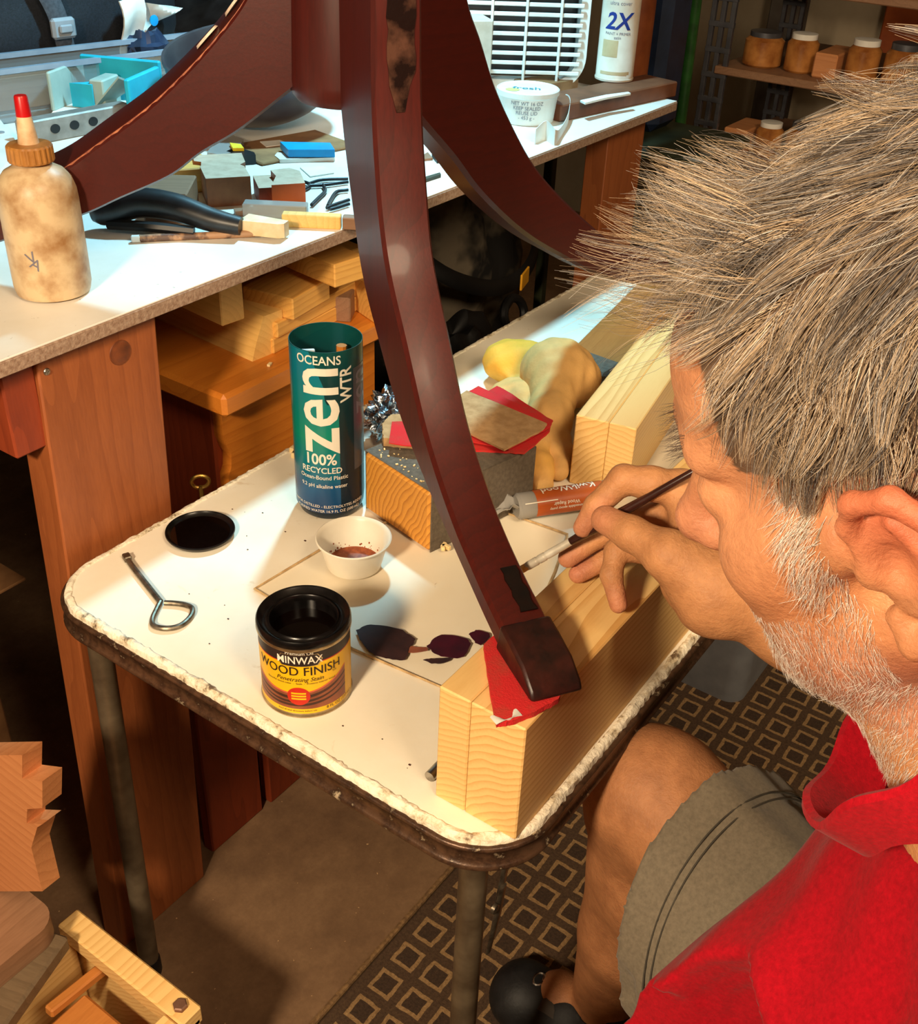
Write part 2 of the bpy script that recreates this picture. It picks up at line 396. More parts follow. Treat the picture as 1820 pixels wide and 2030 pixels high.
M['brushwood'] = plain('brush_handle', (58, 30, 24), (44, 22, 18), 60, 0.25, coat=0.4)
M['bristle'] = plain('brush_bristle', (196, 134, 58), (150, 94, 36), 300, 0.6)
M['bottlewax'] = plain('stained_bottle', (206, 180, 142), (150, 108, 66), 34, 0.4, stops=(0.42, 0.70), detail=6)
M['caprib'] = plain('stained_cap', (180, 124, 60), (150, 98, 44), 40, 0.45)
M['tipw'] = plain('stained_nozzle', (220, 190, 150), (170, 116, 70), 40, 0.45, stops=(0.45, 0.75))
M['camo'] = plain('camo_cloth', (120, 108, 90), (30, 28, 26), 7, 0.85, stops=(0.42, 0.56), bump=0.3, bscale=30)
M['bagblk'] = plain('black_bag', (16, 15, 16), (10, 10, 10), 12, 0.5, bump=0.3, bscale=30)
M['trimw'] = plain('orange_trim_wood', (170, 84, 34), (146, 66, 24), 20, 0.5)
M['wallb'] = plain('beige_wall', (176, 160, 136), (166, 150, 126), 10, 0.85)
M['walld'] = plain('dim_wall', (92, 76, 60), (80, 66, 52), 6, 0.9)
M['ceil'] = plain('ceiling_paint', (200, 186, 164), (190, 176, 152), 6, 0.9)
M['jarglass'] = plain('amber_jar', (180, 120, 62), (128, 74, 34), 26, 0.25)
M['rackgrey'] = plain('rack_metal', (98, 98, 104), (80, 80, 86), 30, 0.4, 0.5)
M['card'] = plain('brown_card', (150, 108, 68), (124, 86, 52), 30, 0.85)
M['board'] = wood('board_wood', (190, 122, 58), (158, 92, 36), 'X', 60, (0.0, 0.2, 0.05), contrast=(0.1, 1.0), fibre=0.7)
M['yellow'] = plain('yellow_tag', (224, 160, 28), (206, 140, 20), 30, 0.6)
def clear(name, c, rough=0.05, thin=0.35):      # clear plastic or glass sheet
    t = NT(name); t.base(_lin(c)); m = t.set(rough=rough, spec=0.5)
    tr = t.n('ShaderNodeBsdfTransparent'); tr.inputs[0].default_value = _lin(c); mx = t.n('ShaderNodeMixShader')
    mx.inputs[0].default_value = thin; t.l(tr.outputs[0], mx.inputs[1]); t.l(t.b.outputs[0], mx.inputs[2])
    t.l(mx.outputs[0], t.t.nodes['Material Output'].inputs[0]); return m
M['clear'] = clear('clear_plastic', (232, 236, 238), 0.2, 0.10)
M['sheet'] = clear('clear_sheet', (255, 254, 252), 0.15, 0.012)
M['acryl'] = clear('clear_strip', (200, 196, 190), 0.1, 0.45)

# ------------------------------------------------------------------ the room
def concrete():
    t = NT('concrete'); v = t.obj(); f = t.noise(v, 7, 8, 0.75); col = t.ramp(f, [(0.3, _lin((160, 126, 92))), (0.5, _lin((136, 104, 74))), (0.7, _lin((108, 80, 56)))])
    g = t.noise(v, 160, 3, 0.7); col = t.mix(t.math('MULTIPLY', g, 0.35), col, _lin((84, 62, 44)))
    p = t.noise(v, 120, 2, 0.5); m = t.ramp(p, [(0.735, (0, 0, 0, 1)), (0.75, (1, 1, 1, 1))]); col = t.mix(m, col, _lin((206, 168, 120)))
    t.base(col); t.bump(f, 0.3, 0.004); return t.set(rough=0.85)
M['concrete'] = concrete()
struct('floor', MB().box((0.9, 0.35, -0.05), (5.4, 4.5, 0.1)), M['concrete'])
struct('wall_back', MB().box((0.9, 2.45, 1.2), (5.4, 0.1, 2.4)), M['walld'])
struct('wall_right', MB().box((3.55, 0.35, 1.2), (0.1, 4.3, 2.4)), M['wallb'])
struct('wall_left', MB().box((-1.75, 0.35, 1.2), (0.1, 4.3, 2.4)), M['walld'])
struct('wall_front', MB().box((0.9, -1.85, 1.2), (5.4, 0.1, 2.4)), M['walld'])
struct('ceiling', MB().box((0.9, 0.35, 2.45), (5.4, 4.5, 0.1)), M['ceil'])
# ------------------------------------------------------------------ workbench
TZ, BZ = 0.60, 0.84
wb = thing('workbench', 'long white-topped workbench with chipboard edge on brown wooden posts', 'workbench', (0.6, 0.8, 0))
obj('core_panel', MB().box((0.30, 0.60, 0.831), (1.80, 1.20, 0.014), 0.0008), M['chipboard'], wb)
obj('laminate_sheet', MB().box((0.30, 0.60, 0.8390), (1.798, 1.198, 0.002), 0.0005), M['lam'], wb)
def lean_post(x0, x1, y0, y1, ztop, drift, mat, parent):
    V = []
    for z, d in ((0, drift), (ztop, 0)):
        V += [(x0 + d, y0, z), (x1 + d, y0, z), (x1 + d, y1, z), (x0 + d, y1, z)]
    mb = MB().add(V, [(3, 2, 1, 0), (4, 5, 6, 7), (0, 1, 5, 4), (1, 2, 6, 5), (2, 3, 7, 6), (3, 0, 4, 7)])
    o = obj('post', mb, mat, parent)
    b = o.modifiers.new('bevel', 'BEVEL'); b.width = 0.002; b.segments = 2; return o
lean_post(-0.080, 0.059, 0.015, 0.055, 0.824, -0.034, M['oak'], wb)
lean_post(1.02, 1.15, 0.03, 0.07, 0.824, 0.0, M['oak'], wb)
lean_post(-0.080, 0.059, 1.12, 1.16, 0.824, 0.0, M['oak'], wb)
lean_post(1.02, 1.15, 1.12, 1.16, 0.824, 0.0, M['oak'], wb)
obj('shade_panel', MB().box((-.43, .026, .42), (.34, .018, .80), .002), M['oak'], wb)  # unseen panel, added to keep the warm lamp from lighting under the bench
obj('cross_rail', MB().box((-0.098, 0.60, 0.775), (0.035, 1.16, 0.09), 0.002), M['redwood'], wb)
mb = MB()
mb.lathe([(0.0035, -0.002), (0.0035, 0.0004), (0.0028, 0.0012)], 14, frame(at(82, 712, y=0.8144), (1, 0, 0), ez=(0, -1, 0)) if 0 else Matrix.Translation((-0.072, 0.0145, 0.806)) @ Matrix.Rotation(PI / 2, 4, 'X'))
mb.box((-0.072, 0.0131, 0.806), (0.0045, 0.0006, 0.0008)); mb.box((-0.072, 0.0131, 0.806), (0.0008, 0.0006, 0.0045))
obj('screw', mb, M['steel'], wb)
obj('knot', MB().lathe([(.013, -.0005), (.0125, .0006), (.0095, .0004), (.009, .0006)], 20, Matrix.Translation((.011, .0148, .795)) @ Matrix.Rotation(PI / 2, 4, 'X')), plain('knot_wood', (120, 62, 30), (92, 46, 22), 80, .55), wb)

# ------------------------------------------------------------------ folding card table
def rr(x0, x1, y0, y1, r, n=10):
    P = []
    for cx, cy, a0 in ((x1 - r, y0 + r, -90), (x1 - r, y1 - r, 0), (x0 + r, y1 - r, 90), (x0 + r, y0 + r, 180)):
        for i in range(n + 1):
            a = R(a0 + 90 * i / n); P.append((cx + r * math.cos(a), cy + r * math.sin(a)))
    return P
TX0, TX1, TY0, TY1 = 0.462, 1.66, 0.255, 0.803
ct = thing('folding_table', 'worn white folding table with a brown metal rim on tubular legs', 'table', (TX0, TY0, 0))
def local(P, o): return [(p[0] - o[0], p[1] - o[1]) for p in P]
o_ = (TX0, TY0)
obj('table_top', MB().prism(local(rr(TX0 + .009, TX1 - .009, TY0 + .009, TY1 - .009, .056, 14), o_), .578, .600), M['paint'], ct)
def dense(P, step):
    out = []; n = len(P)
    for i in range(n):
        a, b = np.array(P[i]), np.array(P[(i + 1) % n]); k = max(1, int(np.linalg.norm(b - a) / step))
        for j in range(k): out.append(a + (b - a) * j / k)
    return out
def sweep_ring(P, prof, jit=0.0, seed=1):
    rng = np.random.default_rng(seed); n = len(P); rings = []; c = np.mean(P, 0)
    for i in range(n):
        t = P[(i + 1) % n] - P[i - 1]; t /= np.linalg.norm(t); nr = np.array([t[1], -t[0]])
        if np.dot(nr, P[i] - c) < 0: nr = -nr
        rings.append([(P[i][0] + nr[0] * (d + (rng.normal() * jit if jit else 0)), P[i][1] + nr[1] * (d + (rng.normal() * jit if jit else 0)), z + (rng.normal() * jit * .7 if jit else 0)) for d, z in prof])
    mb = MB(); k = len(prof); V = [p for r in rings for p in r]; F = []
    for i in range(n):
        i2 = (i + 1) % n
        for j in range(k): F.append((i * k + j, i * k + (j + 1) % k, i2 * k + (j + 1) % k, i2 * k + j))
    return mb.add(V, F)
PL = [np.array(p) for p in local(rr(TX0, TX1, TY0, TY1, .065, 14), o_)]
PD = dense(PL, 0.004)
obj('flaking_edge', sweep_ring(PD, [(-.0105, .5995), (-.009, .6012), (-.006, .6014), (-.0035, .6000), (-.002, .5970), (-.002, .590), (-.0105, .590)], 0.00055, 3), M['flake'], ct)
obj('metal_rim', sweep_ring(dense(PL, 0.02), [(-.0025, .5945), (.0005, .5950), (.0022, .5930), (.0018, .5905), (-.0005, .5890), (-.0008, .5760), (.0012, .5745), (.0026, .5722), (.0016, .5695), (-.003, .5690), (-.006, .5700), (-.006, .5940)]), M['rim'], ct, ang=60)
def tleg(x, y, dx, dy):
    z0 = .0085 if y < .25 else 0
    mb = MB(); mb.tube([(x, y, 0.575), (x + dx * .3, y + dy * .3, .40), (x + dx, y + dy, 0.022 + z0)], 0.0122, 18)
    l = obj('leg', mb, M['legmetal'], ct)
    f = MB().lathe([(0.0135, 0), (0.0142, 0.004), (0.0142, 0.024), (0.013, 0.028)], 18, Matrix.Translation((x + dx, y + dy, z0)))
    obj('rubber_foot', f, M['black'], l); return l
L1 = tleg(.497 - TX0, .762 - TY0, -.014, .0); L2 = tleg(.501 - TX0, .306 - TY0, 0, 0)
tleg(1.60 - TX0, .762 - TY0, .01, 0); tleg(1.60 - TX0, .306 - TY0, .01, 0)
mb = MB(); x, y = .497 - TX0, .7485 - TY0
mb.lathe([(0.005, 0), (0.0046, 0.0022), (0.002, 0.003)], 14, Matrix.Translation((x - .006, y - .001, .556)) @ Matrix.Rotation(R(112), 4, 'X') @ Matrix.Rotation(R(-30), 4, 'Y'))
obj('rivet', mb, M['steel'], L1)
mb = MB(); bx, by = .520 - TX0, .2945 - TY0
mb.tube([(bx + .022, by, .572), (bx + .016, by - .001, .535), (bx + .004, by - .002, .475)], [.0055, .006, .006], 8, flat=.3, up=(0, 1, 0))
mb.tube([(bx + .004, by - .0045, .492), (bx - .002, by - .005, .462), (bx - .012, by - .005, .420)], [.006, .0065, .004], 8, flat=.3, up=(0, 1, 0))
mb.lathe([(0.005, 0), (0.0046, 0.003), (0.002, 0.004)], 14, Matrix.Translation((bx - .008, by - .004, .476)) @ Matrix.Rotation(R(90), 4, 'X'))
obj('folding_brace', mb, M['oldsteel'], ct)

# ------------------------------------------------------------------ tripod pedestal
HP = np.array([0.79709859, 0.67848461, 0.0])
tp = thing('tripod_pedestal', 'dark red mahogany tripod table base with three swept legs', 'table base', tuple(HP))
def leg_geo(az, outer, inner, w, chamfer=0.005, roll=0.0, near=1):
    a = R(az); er = Vector((math.cos(a), math.sin(a), 0)); et = Vector((-math.sin(a), math.cos(a), 0))
    O = cr(outer, 8); I = cr(inner, 8); n = 64
    def res(P):
        P = np.array(P); s = np.r_[0, np.cumsum(np.linalg.norm(np.diff(P, axis=0), axis=1))]; u = np.linspace(0, s[-1], n)
        return np.c_[np.interp(u, s, P[:, 0]), np.interp(u, s, P[:, 1])]
    O, I = res(O), res(I); rings = []
    for k in range(n):
        o, i = O[k], I[k]; t = k / (n - 1); ww = np.interp(t, np.linspace(0, 1, len(w)), w); d = (i - o); L = np.linalg.norm(d); d = d / L
        c = min(chamfer, L * .3)
        pts = [(o - d * .0016, 0), (o - d * .0010, ww * .5), (o, ww - c * .55), (o + d * c, ww), (i - d * c, ww), (i, ww - c), (i, -ww + c), (i - d * c, -ww), (o + d * c, -ww), (o, -ww + c * .55), (o - d * .0010, -ww * .5)]
        rings.append([tuple(er * p[0] + et * s + Vector((0, 0, p[1] + (ww - near * s) * roll))) for p, s in pts])
    return rings, er, et, O
fO = [(.120, 1.215), (.134, 1.165), (.1375, 1.119), (.139, 1.072), (.147, 1.015), (.172, .938), (.220, .879), (.271, .822), (.333, .781), (.388, .759), (.432, .747), (.456, .742)]
fI = [(.030, 1.13), (.036, 1.06), (.050, 1.01), (.075, .955), (.108, .893), (.152, .849), (.208, .803), (.286, .768), (.345, .748), (.400, .731), (.437, .7215)]
rg, er, et, O = leg_geo(-123, fO, fI, [.0195, .0205, .0215, .0222, .0215, .0205, .0200, .0195, .0195])
lf = obj('leg', MB().loft(rg), M['mahog'], tp, ang=28); lf['label'] = 'front leg of the base, its foot resting on the pine beam'
P3 = lambda r, s, h: tuple(er * r + et * s + Vector((0, 0, h)))
mb = MB(); w = .0206
sec = [(.437, .7500), (.470, .7660), (.492, .7620), (.4985, .7500), (.497, .7360), (.490, .7215), (.430, .7210), (.431, .7330)]
sec = [(.4375, .7475), (.456, .7450), (.478, .7400), (.494, .7300), (.4985, .7170 + .006), (.492, .7212), (.432, .7212)]
mb.loft([[P3(r, -w, h) for r, h in sec], [P3(r, w, h) for r, h in sec]])
ft = obj('foot_block', mb, M['foot'], lf); b_ = ft.modifiers.new('bevel', 'BEVEL'); b_.width = .0025; b_.segments = 2; ft['label'] = 'almost black squared foot at the end of the front leg'
mb = MB()
oc = [np.interp(t, [0, 1], [0, 1]) for t in (0, 1)]
idx0, idx1 = 53, 60
def on_top(r0, off=.0022):
    k = int(np.argmin(np.abs(O[:, 0] - r0))); p, q = O[max(k - 1, 0)], O[min(k + 1, 63)]; t = (q - p) / np.linalg.norm(q - p); nn = np.array([-t[1], t[0]]); nn *= np.sign(nn[1]) or 1
    rr0 = r0; hh = np.interp(r0, O[:, 0], O[:, 1]); return rr0 + nn[0] * off, hh + nn[1] * off
rows = []
for i, r0 in enumerate(np.linspace(.388, .430, 9)):
    a, b = on_top(r0, .0024), on_top(r0, .0008); jl, jr = .0008 * math.sin(i * 2.1), .0010 * math.sin(i * 1.7)
    s0, s1 = .0005 + jl, .0125 + jr
    rows.append([P3(a[0], s0, a[1]), P3(a[0], s1, a[1]), P3(b[0], s1 + .0006, b[1]), P3(b[0], s0 - .0006, b[1])])
st = obj('wet_stain_stroke', MB().loft(rows), M['stain'], lf); st['label'] = 'fresh black stroke of stain on the top face near the foot'
rows = []; ks = [k for k in range(64) if 1.04 < O[k][1] < 1.175]
for i, k in enumerate(ks):
    T_ = O[k + 1] - O[k - 1]; T_ /= np.linalg.norm(T_); N_ = np.array([-T_[1], T_[0]]); N_ *= 1 if N_[0] > 0 else -1; e = min(1, i / 3, (len(ks) - 1 - i) / 3)
    s0, s1 = -.003 - .006 * e + .001 * math.sin(i * 2.3), .004 + .010 * e + .001 * math.sin(i * 1.7); a, b = O[k] + N_ * .0019, O[k] - N_ * .0012
    rows.append([P3(a[0], s0, a[1]), P3(a[0], (s0 + s1) / 2, a[1]), P3(a[0] - .0004, s1, a[1]), P3(b[0], s1, b[1]), P3(b[0], s0, b[1])])
wf = obj('worn_sheen_patch', MB().loft(rows), plain('worn_sheen_patch', (88, 58, 46), (28, 16, 14), 30, .25, stops=(.45, .60), detail=6, bump=.2, bscale=120), lf); wf['label'] = 'scuffed dark patch of worn finish with a pale sheen painted in, high on the front leg'  # dark tone is chipped finish, pale tone is the gloss reflection painted in
lI = [(.020, 1.06), (.055, 1.028), (.108, .986), (.150, .962), (.182, .942), (.233, .918), (.277, .900), (.345, .872), (.400, .860), (.43, .8535)]
lO = [(.125, 1.22), (.140, 1.165), (.162, 1.118), (.195, 1.070), (.245, 1.022), (.285, .990), (.325, .962), (.362, .938), (.410, .908), (.45, .884), (.462, .870)]
def match_left():
    A = R(124); n = np.array([-math.sin(A), math.cos(A), 0]); P0 = np.array([HP[0], HP[1], 0]); e = np.array([math.cos(A), math.sin(A), 0])
    def up(px, py, off):
        d = RW @ np.array([px - W / 2, py - H / 2, FPX]); t = ((P0 - CAM) @ n + off) / (d @ n); q = CAM + d * t; return ((q - P0) @ e, q[2])
    return up
u = match_left()
lO = [(.040, 1.20), (.060, 1.15)] + [u(*p, .0205) for p in ((484, 0), (430, 72), (375, 134), (292, 213), (190, 288), (122, 336), (60, 366), (0, 392))]
lI = [(.020, 1.05)] + [u(*p, .0205) for p in ((577, 186), (474, 265), (395, 312), (336, 356), (237, 400), (158, 435), (0, 486))]
ex = np.array(lO[-1]) + (np.array(lO[-1]) - np.array(lO[-2])) * .9; lO.append(tuple(ex)); ex2 = np.array(lI[-1]) + (np.array(lI[-1]) - np.array(lI[-2])) * .35; lI.append((ex2[0], max(ex2[1], .8425)))
rgl, erl, etl, OL = leg_geo(124, lO, lI, [.0205], .005, .36, 1)
ll = obj('leg', MB().loft(rgl), M['mahog_l'], tp, ang=28); ll['label'] = 'left leg of the base, sweeping back over the bench behind the glue bottle'
mbw = MB(); rows = []
sgn = -1 if (etl @ Vector((-.6, -.5, 0))) < 0 else 1
for k in range(6, 60):
    o = OL[k]; wd_ = .0004 + .0006 * abs(math.sin(k * 1.9)) * (1.0 if k > 18 else .4)
    c = Vector(erl * o[0] + etl * (.0180 * sgn) + Vector((0, 0, o[1] - .0004)))
    rows.append([tuple(c + etl * (sgn * a_) + Vector((0, 0, b__))) for a_, b__ in ((-wd_, .0008), (wd_, .0006), (wd_ * 1.4, -.0016), (-wd_, -.001))])
wo = obj('worn_arris_glint', MB().loft(rows), M['worn'], ll); wo['label'] = 'rubbed edge line with its pale highlight painted in, along the left leg'  # rubbed edge; the highlight along it is painted in as the paler colour
mbc = MB()
for rq, sz in ((.096, .0115), (.124, .0095)):
    k = int(np.argmin(np.abs(OL[:, 0] - rq))); o = OL[k]; q = OL[k + 1] - OL[k - 1]; q = q / np.linalg.norm(q); T = erl * q[0] + Vector((0, 0, q[1])); N = erl * (-q[1] * -1) + Vector((0, 0, q[0] * -1)); N = Vector(T.cross(etl)); N = N if N.z > 0 else -N
    c = erl * o[0] + etl * (.002 * sgn) + Vector((0, 0, o[1] + .0072)) + N * .0008
    mbc.lathe([(sz, 0), (sz * .9, .0022)], 18, Matrix.Translation(c) @ frame((0, 0, 0), T, ez=N) @ Matrix.Scale(1.5, 4, (1, 0, 0)))
ch = obj('bare_spot', mbc, M['chip'], ll); ch['label'] = 'two pale oval spots on top of the left leg'
def match(azd):
    A = R(azd); n = np.array([-math.sin(A), math.cos(A), 0]); P0 = np.array([HP[0], HP[1], 0]); e = np.array([math.cos(A), math.sin(A), 0])
    def up(px, py, off):
        d = RW @ np.array([px - W / 2, py - H / 2, FPX]); t = ((P0 - CAM) @ n + off) / (d @ n); q = CAM + d * t; return ((q - P0) @ e, q[2])
    return up
u = match(-10)
rO = [(.098, 1.21), (.112, 1.165)] + [u(*p, -.0205) for p in ((930, 0), (957, 83), (985, 174), (1024, 261), (1064, 332), (1115, 392), (1174, 447), (1226, 488))]
rI = [(.022, 1.05)] + [u(*p, -.0205) for p in ((836, 241), (901, 316), (949, 380), (1008, 439), (1060, 479), (1115, 510), (1179, 543), (1250, 563))]
d_ = np.array(rO[-1]) - np.array(rO[-2]); rO += [tuple(np.array(rO[-1]) + d_ * [1.0, .55]), tuple(np.array(rO[-1]) + d_ * [1.9, .95])]
d_ = np.array(rI[-1]) - np.array(rI[-2]); rI += [tuple(np.array(rI[-1]) + d_ * [.5, .35]), tuple(np.array(rI[-1]) + d_ * [1.3, .8])]
rgr, err, etr, OR = leg_geo(-10, rO, rI, [.0205])
lr = obj('leg', MB().loft(rgr), M['mahog_l'], tp, ang=28); lr['label'] = 'right leg of the base, sweeping away behind the man\'s hair'
mb = MB()
mb.lathe([(.030, 1.022), (.046, 1.024), (.051, 1.030), (.052, 1.042), (.050, 1.10), (.047, 1.20), (.040, 1.26), (.030, 1.30), (.026, 1.36), (.024, 1.52)], 40)
obj('column', mb, M['mahog'], tp)
FOOT_R = (np.array(rI[-1]), err)

# ------------------------------------------------------------------ under the bench
ch_ = thing('wooden_chest', 'honey-coloured wooden chest with thick lid under the bench, offcuts on top', 'chest', (0.765, 0.845, 0))
obj('lid', MB().box((.165, .16, .660), (.33, .32, .030), .005), M['chest'], ch_)
ap = [(.022, .645), (.022, .60), (.026, .585), (.032, .574), (.030, .556), (.024, .545), (.023, .40), (.023, .03), (.31, .03), (.31, .645)]
mb = MB(); mb.prism([(p[0], p[1]) for p in ap], 0, .018, Matrix(((1, 0, 0, 0), (0, 0, 1, .030), (0, 1, 0, 0), (0, 0, 0, 1))))
obj('front_panel', mb, M['chest'], ch_)
obj('body', MB().box((.165, .17, .322), (.29, .25, .640), .003), M['redwood'], ch_)
lb = thing('leaning_board', 'reddish-brown board standing on edge between bench post and chest', 'board', (0.66, .843, 0))
obj('plank', MB().box((.050, -.0, .262), (.100, .018, .524), .002), M['redwood'], lb)
bp = MB().box((-.22, .0, .15), (.33, .02, .30), .002)
tag(obj('base_panel', bp, M['redwood'], loc=(1.16, .872 - .03, 0)), 'red-brown base panel on the floor below the chest front', 'panel')
e_ = at(397, 955, y=.843)
ey_ = thing('screw_eye', 'small brass screw eye standing by the table\'s back edge', 'screw eye', (e_[0], .843, .524))
hz = e_[2] - .524
ring = [(.010 * math.cos(a), .0, hz + .008 * math.sin(a)) for a in np.linspace(-PI / 2, 1.4 * PI, 22)]
obj('eye', MB().tube([(0, 0, hz - .012)] + [tuple(Matrix.Rotation(R(-40), 4, 'Z') @ Vector(p)) for p in ring], .0023, 8), M['brass'], ey_)
obj('shank', MB().tube([(0, 0, 0), (0, 0, hz - .006)], .0026, 8), M['brass'], ey_)

def block(name, label, px, z, size, az=0, mat='offcut', bev=.0015, group='wood offcuts on the chest lid', cat='wood block', corner=(-1, -1), extra=None):
    p = at(px[0], px[1], z=z); c, s_ = math.cos(R(az)), math.sin(R(az))
    lx, ly = -corner[0] * size[0] / 2, -corner[1] * size[1] / 2
    o = obj(name, MB().box((0, 0, size[2] / 2), size, bev) if extra is None else extra, M[mat], loc=(p[0] + lx * c - ly * s_, p[1] + lx * s_ + ly * c, z), rot=(0, 0, R(az)))
    return tag(o, label, cat, group)
CZ = .675
def bevelled(L_, Wd, Hh, ch):      # offcut with a long chamfer on its near left edge
    poly = [(-Wd / 2 + 0, 0), (Wd / 2, 0), (Wd / 2, Hh), (-Wd / 2 + ch, Hh), (-Wd / 2 + ch * .3, Hh * .35)]
    return MB().prism([(p[0], p[1]) for p in poly], -L_ / 2, L_ / 2, Matrix(((1, 0, 0, 0), (0, 0, -1, 0), (0, 1, 0, 0), (0, 0, 0, 1))))
block('offcut', 'chamfered pale offcut at the front left of the chest lid', (503, 716), CZ, (.048, .24, .052), -4, 'offcut2', extra=bevelled(.24, .052, .052, .022))
block('offcut', 'tall square offcut standing on the chamfered block', (486, 632), CZ + .0522, (.034, .22, .058), -6, 'offcut2', corner=(1, -1))
block('offcut', 'thin strip offcut lying lowest beside the chamfered block', (543, 703), CZ, (.30, .030, .020), 3)
block('offcut', 'thin strip offcut stacked on the lowest strip', (551, 672), CZ + .0202, (.26, .030, .020), 5)
block('offcut', 'wide planed offcut with sawdust, topmost in front of the strips', (582, 636), CZ + .0404, (.082, .075, .028), 8)
block('offcut', 'dark-ended offcut tucked behind the wide planed one', (540, 600), CZ + .0, (.06, .12, .075), 0, 'offcut2', corner=(1, -1)).location.y += .10
block('offcut', 'upright stub offcut at the back of the pile, half in shadow', (590, 560), CZ + .0, (.05, .06, .11), 6, 'offcut2', corner=(-1, -1)).location.y += .13
block('offcut', 'slanted offcut high on the pile near the mahogany leg', (664, 572), CZ + .078, (.05, .13, .030), -8, 'offcut', corner=(-1, -1))
block('offcut', 'dull offcut below the slanted one near the mahogany leg', (664, 618), CZ + .0, (.055, .13, .0775), -8, 'offcut2', corner=(-1, -1))
block('offcut', 'small dark-faced cube offcut left of the mahogany leg', (695, 640), CZ + .0, (.034, .034, .034), 30, 'dullwood', corner=(-1, -1))
block('offcut', 'pale wedge offcut leaning by the mahogany leg', (712, 655), CZ, (.05, .06, .05), -20, 'offcut', corner=(-1, -1)).location.x += .03
block('chip', 'tiny pale wood chip on the front of the chest lid', (535, 728), CZ, (.008, .004, .003), 20, 'dust', .0004, group=None, cat='wood chip')

def blob(radii, seed=1, amp=.12, n=(48, 28), freq=4, sq=2.6):      # a lumpy, sagging closed bag
    rg = np.random.default_rng(seed); ph = rg.uniform(0, 6.28, (6,)); V = []; F = []; nu, nv = n
    for j in range(nv + 1):
        v = -PI / 2 + PI * j / nv
        for i in range(nu):
            a = 2 * PI * i / nu; cx, cy, cz = math.cos(v) * math.cos(a), math.cos(v) * math.sin(a), math.sin(v)
            k = (abs(cx) ** sq + abs(cy) ** sq + abs(cz) ** sq) ** (-1 / sq)
            f = 1 + amp * (math.sin(freq * cx * 1.7 + ph[0]) * math.sin(freq * cy * 1.3 + ph[1]) + .6 * math.sin(freq * 2.3 * cz + ph[2] + 2 * cx) + .4 * math.sin(freq * 3.1 * (cx + cy) + ph[3]) + .3 * math.sin(freq * 5 * (cx - cz) + ph[4]))
            V.append((cx * k * f * radii[0], cy * k * f * radii[1], cz * k * f * radii[2] + radii[2]))
    for j in range(nv):
        for i in range(nu): F.append((j * nu + i, j * nu + (i + 1) % nu, (j + 1) * nu + (i + 1) % nu, (j + 1) * nu + i))
    zmin = min(p[2] for p in V); return MB().add([(a, b, c - zmin) for a, b, c in V], F)
t_ = thing('duffel_bag', 'crumpled grey and black camouflage bag stuffed under the bench', 'bag', (1.72, 1.32, 0))
obj('body', blob((.24, .19, .36), 4, .10), M['camo'], t_, ang=180)
obj('strap', MB().tube(cr([(-.24, -.16, .60), (-.16, -.235, .52), (-.02, -.26, .47), (.10, -.25, .50), (.20, -.17, .60)], 6), .016, 8, flat=.25, up=(0, 1, 0)), M['bagblk'], t_)
obj('ring_handle', MB().tube([(.02 + .035 * math.cos(a), -.262 + .01 * math.sin(a), .40 + .03 * math.sin(a)) for a in np.linspace(0, 2 * PI, 20)[:-1]], .009, 8, closed=True), M['bagblk'], t_)
tag(obj('garbage_bag', blob((.15, .09, .24), 9, .06), M['bagblk'], loc=(1.42, .985, 0)), 'black bag on the floor behind the table, left of the camouflage bag', 'bag')
tag(obj('plastic_tag', MB().box((0, 0, 0), (.05, .004, .03), .001), M['yellow'], loc=tuple(at(1040, 552, y=.98)), rot=(0, 0, .3)), 'small orange-yellow tag hanging from the camouflage bag', 'tag')
bx_ = thing('cardboard_box', 'dim brown cardboard box under the left end of the bench', 'box', (.30, 1.24, 0))
obj('carton', MB().box((0, 0, .24), (.5, .30, .48), .003), M['card'], bx_)
obj('flap', MB().box((0, -.21, .487), (.5, .13, .004), .001), M['card'], bx_)

# ------------------------------------------------------------------ rug, grey bin
def rugmat():
    t = NT('rug_pattern'); tc = t.n('ShaderNodeTexCoord'); sp = t.n('ShaderNodeSeparateXYZ'); v = t.obj()
    nz = t.n('ShaderNodeTexNoise'); nz.inputs['Scale'].default_value = 60; t.l(tc.outputs['Object'], nz.inputs['Vector'])
    wv = t.n('ShaderNodeVectorMath', operation='SCALE'); wv.inputs['Scale'].default_value = .005; t.l(nz.outputs['Color'], wv.inputs[0])
    ad = t.n('ShaderNodeVectorMath', operation='ADD'); t.l(tc.outputs['Object'], ad.inputs[0]); t.l(wv.outputs[0], ad.inputs[1]); t.l(ad.outputs[0], sp.inputs[0])
    px, py = .0464, .0455
    def cell(o, p, off): return t.math('MULTIPLY', t.math('SUBTRACT', t.math('FRACT', t.math('ADD', t.math('DIVIDE', o, p), off)), .5), p)
    a = t.math('ABSOLUTE', cell(sp.outputs[0], px, .5)); b = t.math('ABSOLUTE', cell(sp.outputs[1], py, .5))
    d = t.math('MAXIMUM', a, b); line = t.math('LESS_THAN', t.math('ABSOLUTE', t.math('SUBTRACT', d, .0142)), .0026)
    inn = t.math('LESS_THAN', d, .0142); edge = t.math('GREATER_THAN', sp.outputs[1], .0215)
    line = t.math('MULTIPLY', line, t.math('SUBTRACT', 1, edge))
    f = t.noise(v, 240, 3, .7); base = t.ramp(f, [(.3, _lin((92, 70, 50))), (.7, _lin((66, 48, 34)))])
    inner = t.ramp(f, [(.3, _lin((78, 58, 42))), (.7, _lin((54, 40, 30)))]); lc = t.ramp(f, [(.3, _lin((172, 138, 94))), (.7, _lin((128, 98, 64)))])
    c = t.mix(inn, base, inner); c = t.mix(line, c, lc); t.base(c); t.bump(f, .6, .002); return t.set(rough=.95)
M['rug'] = rugmat()
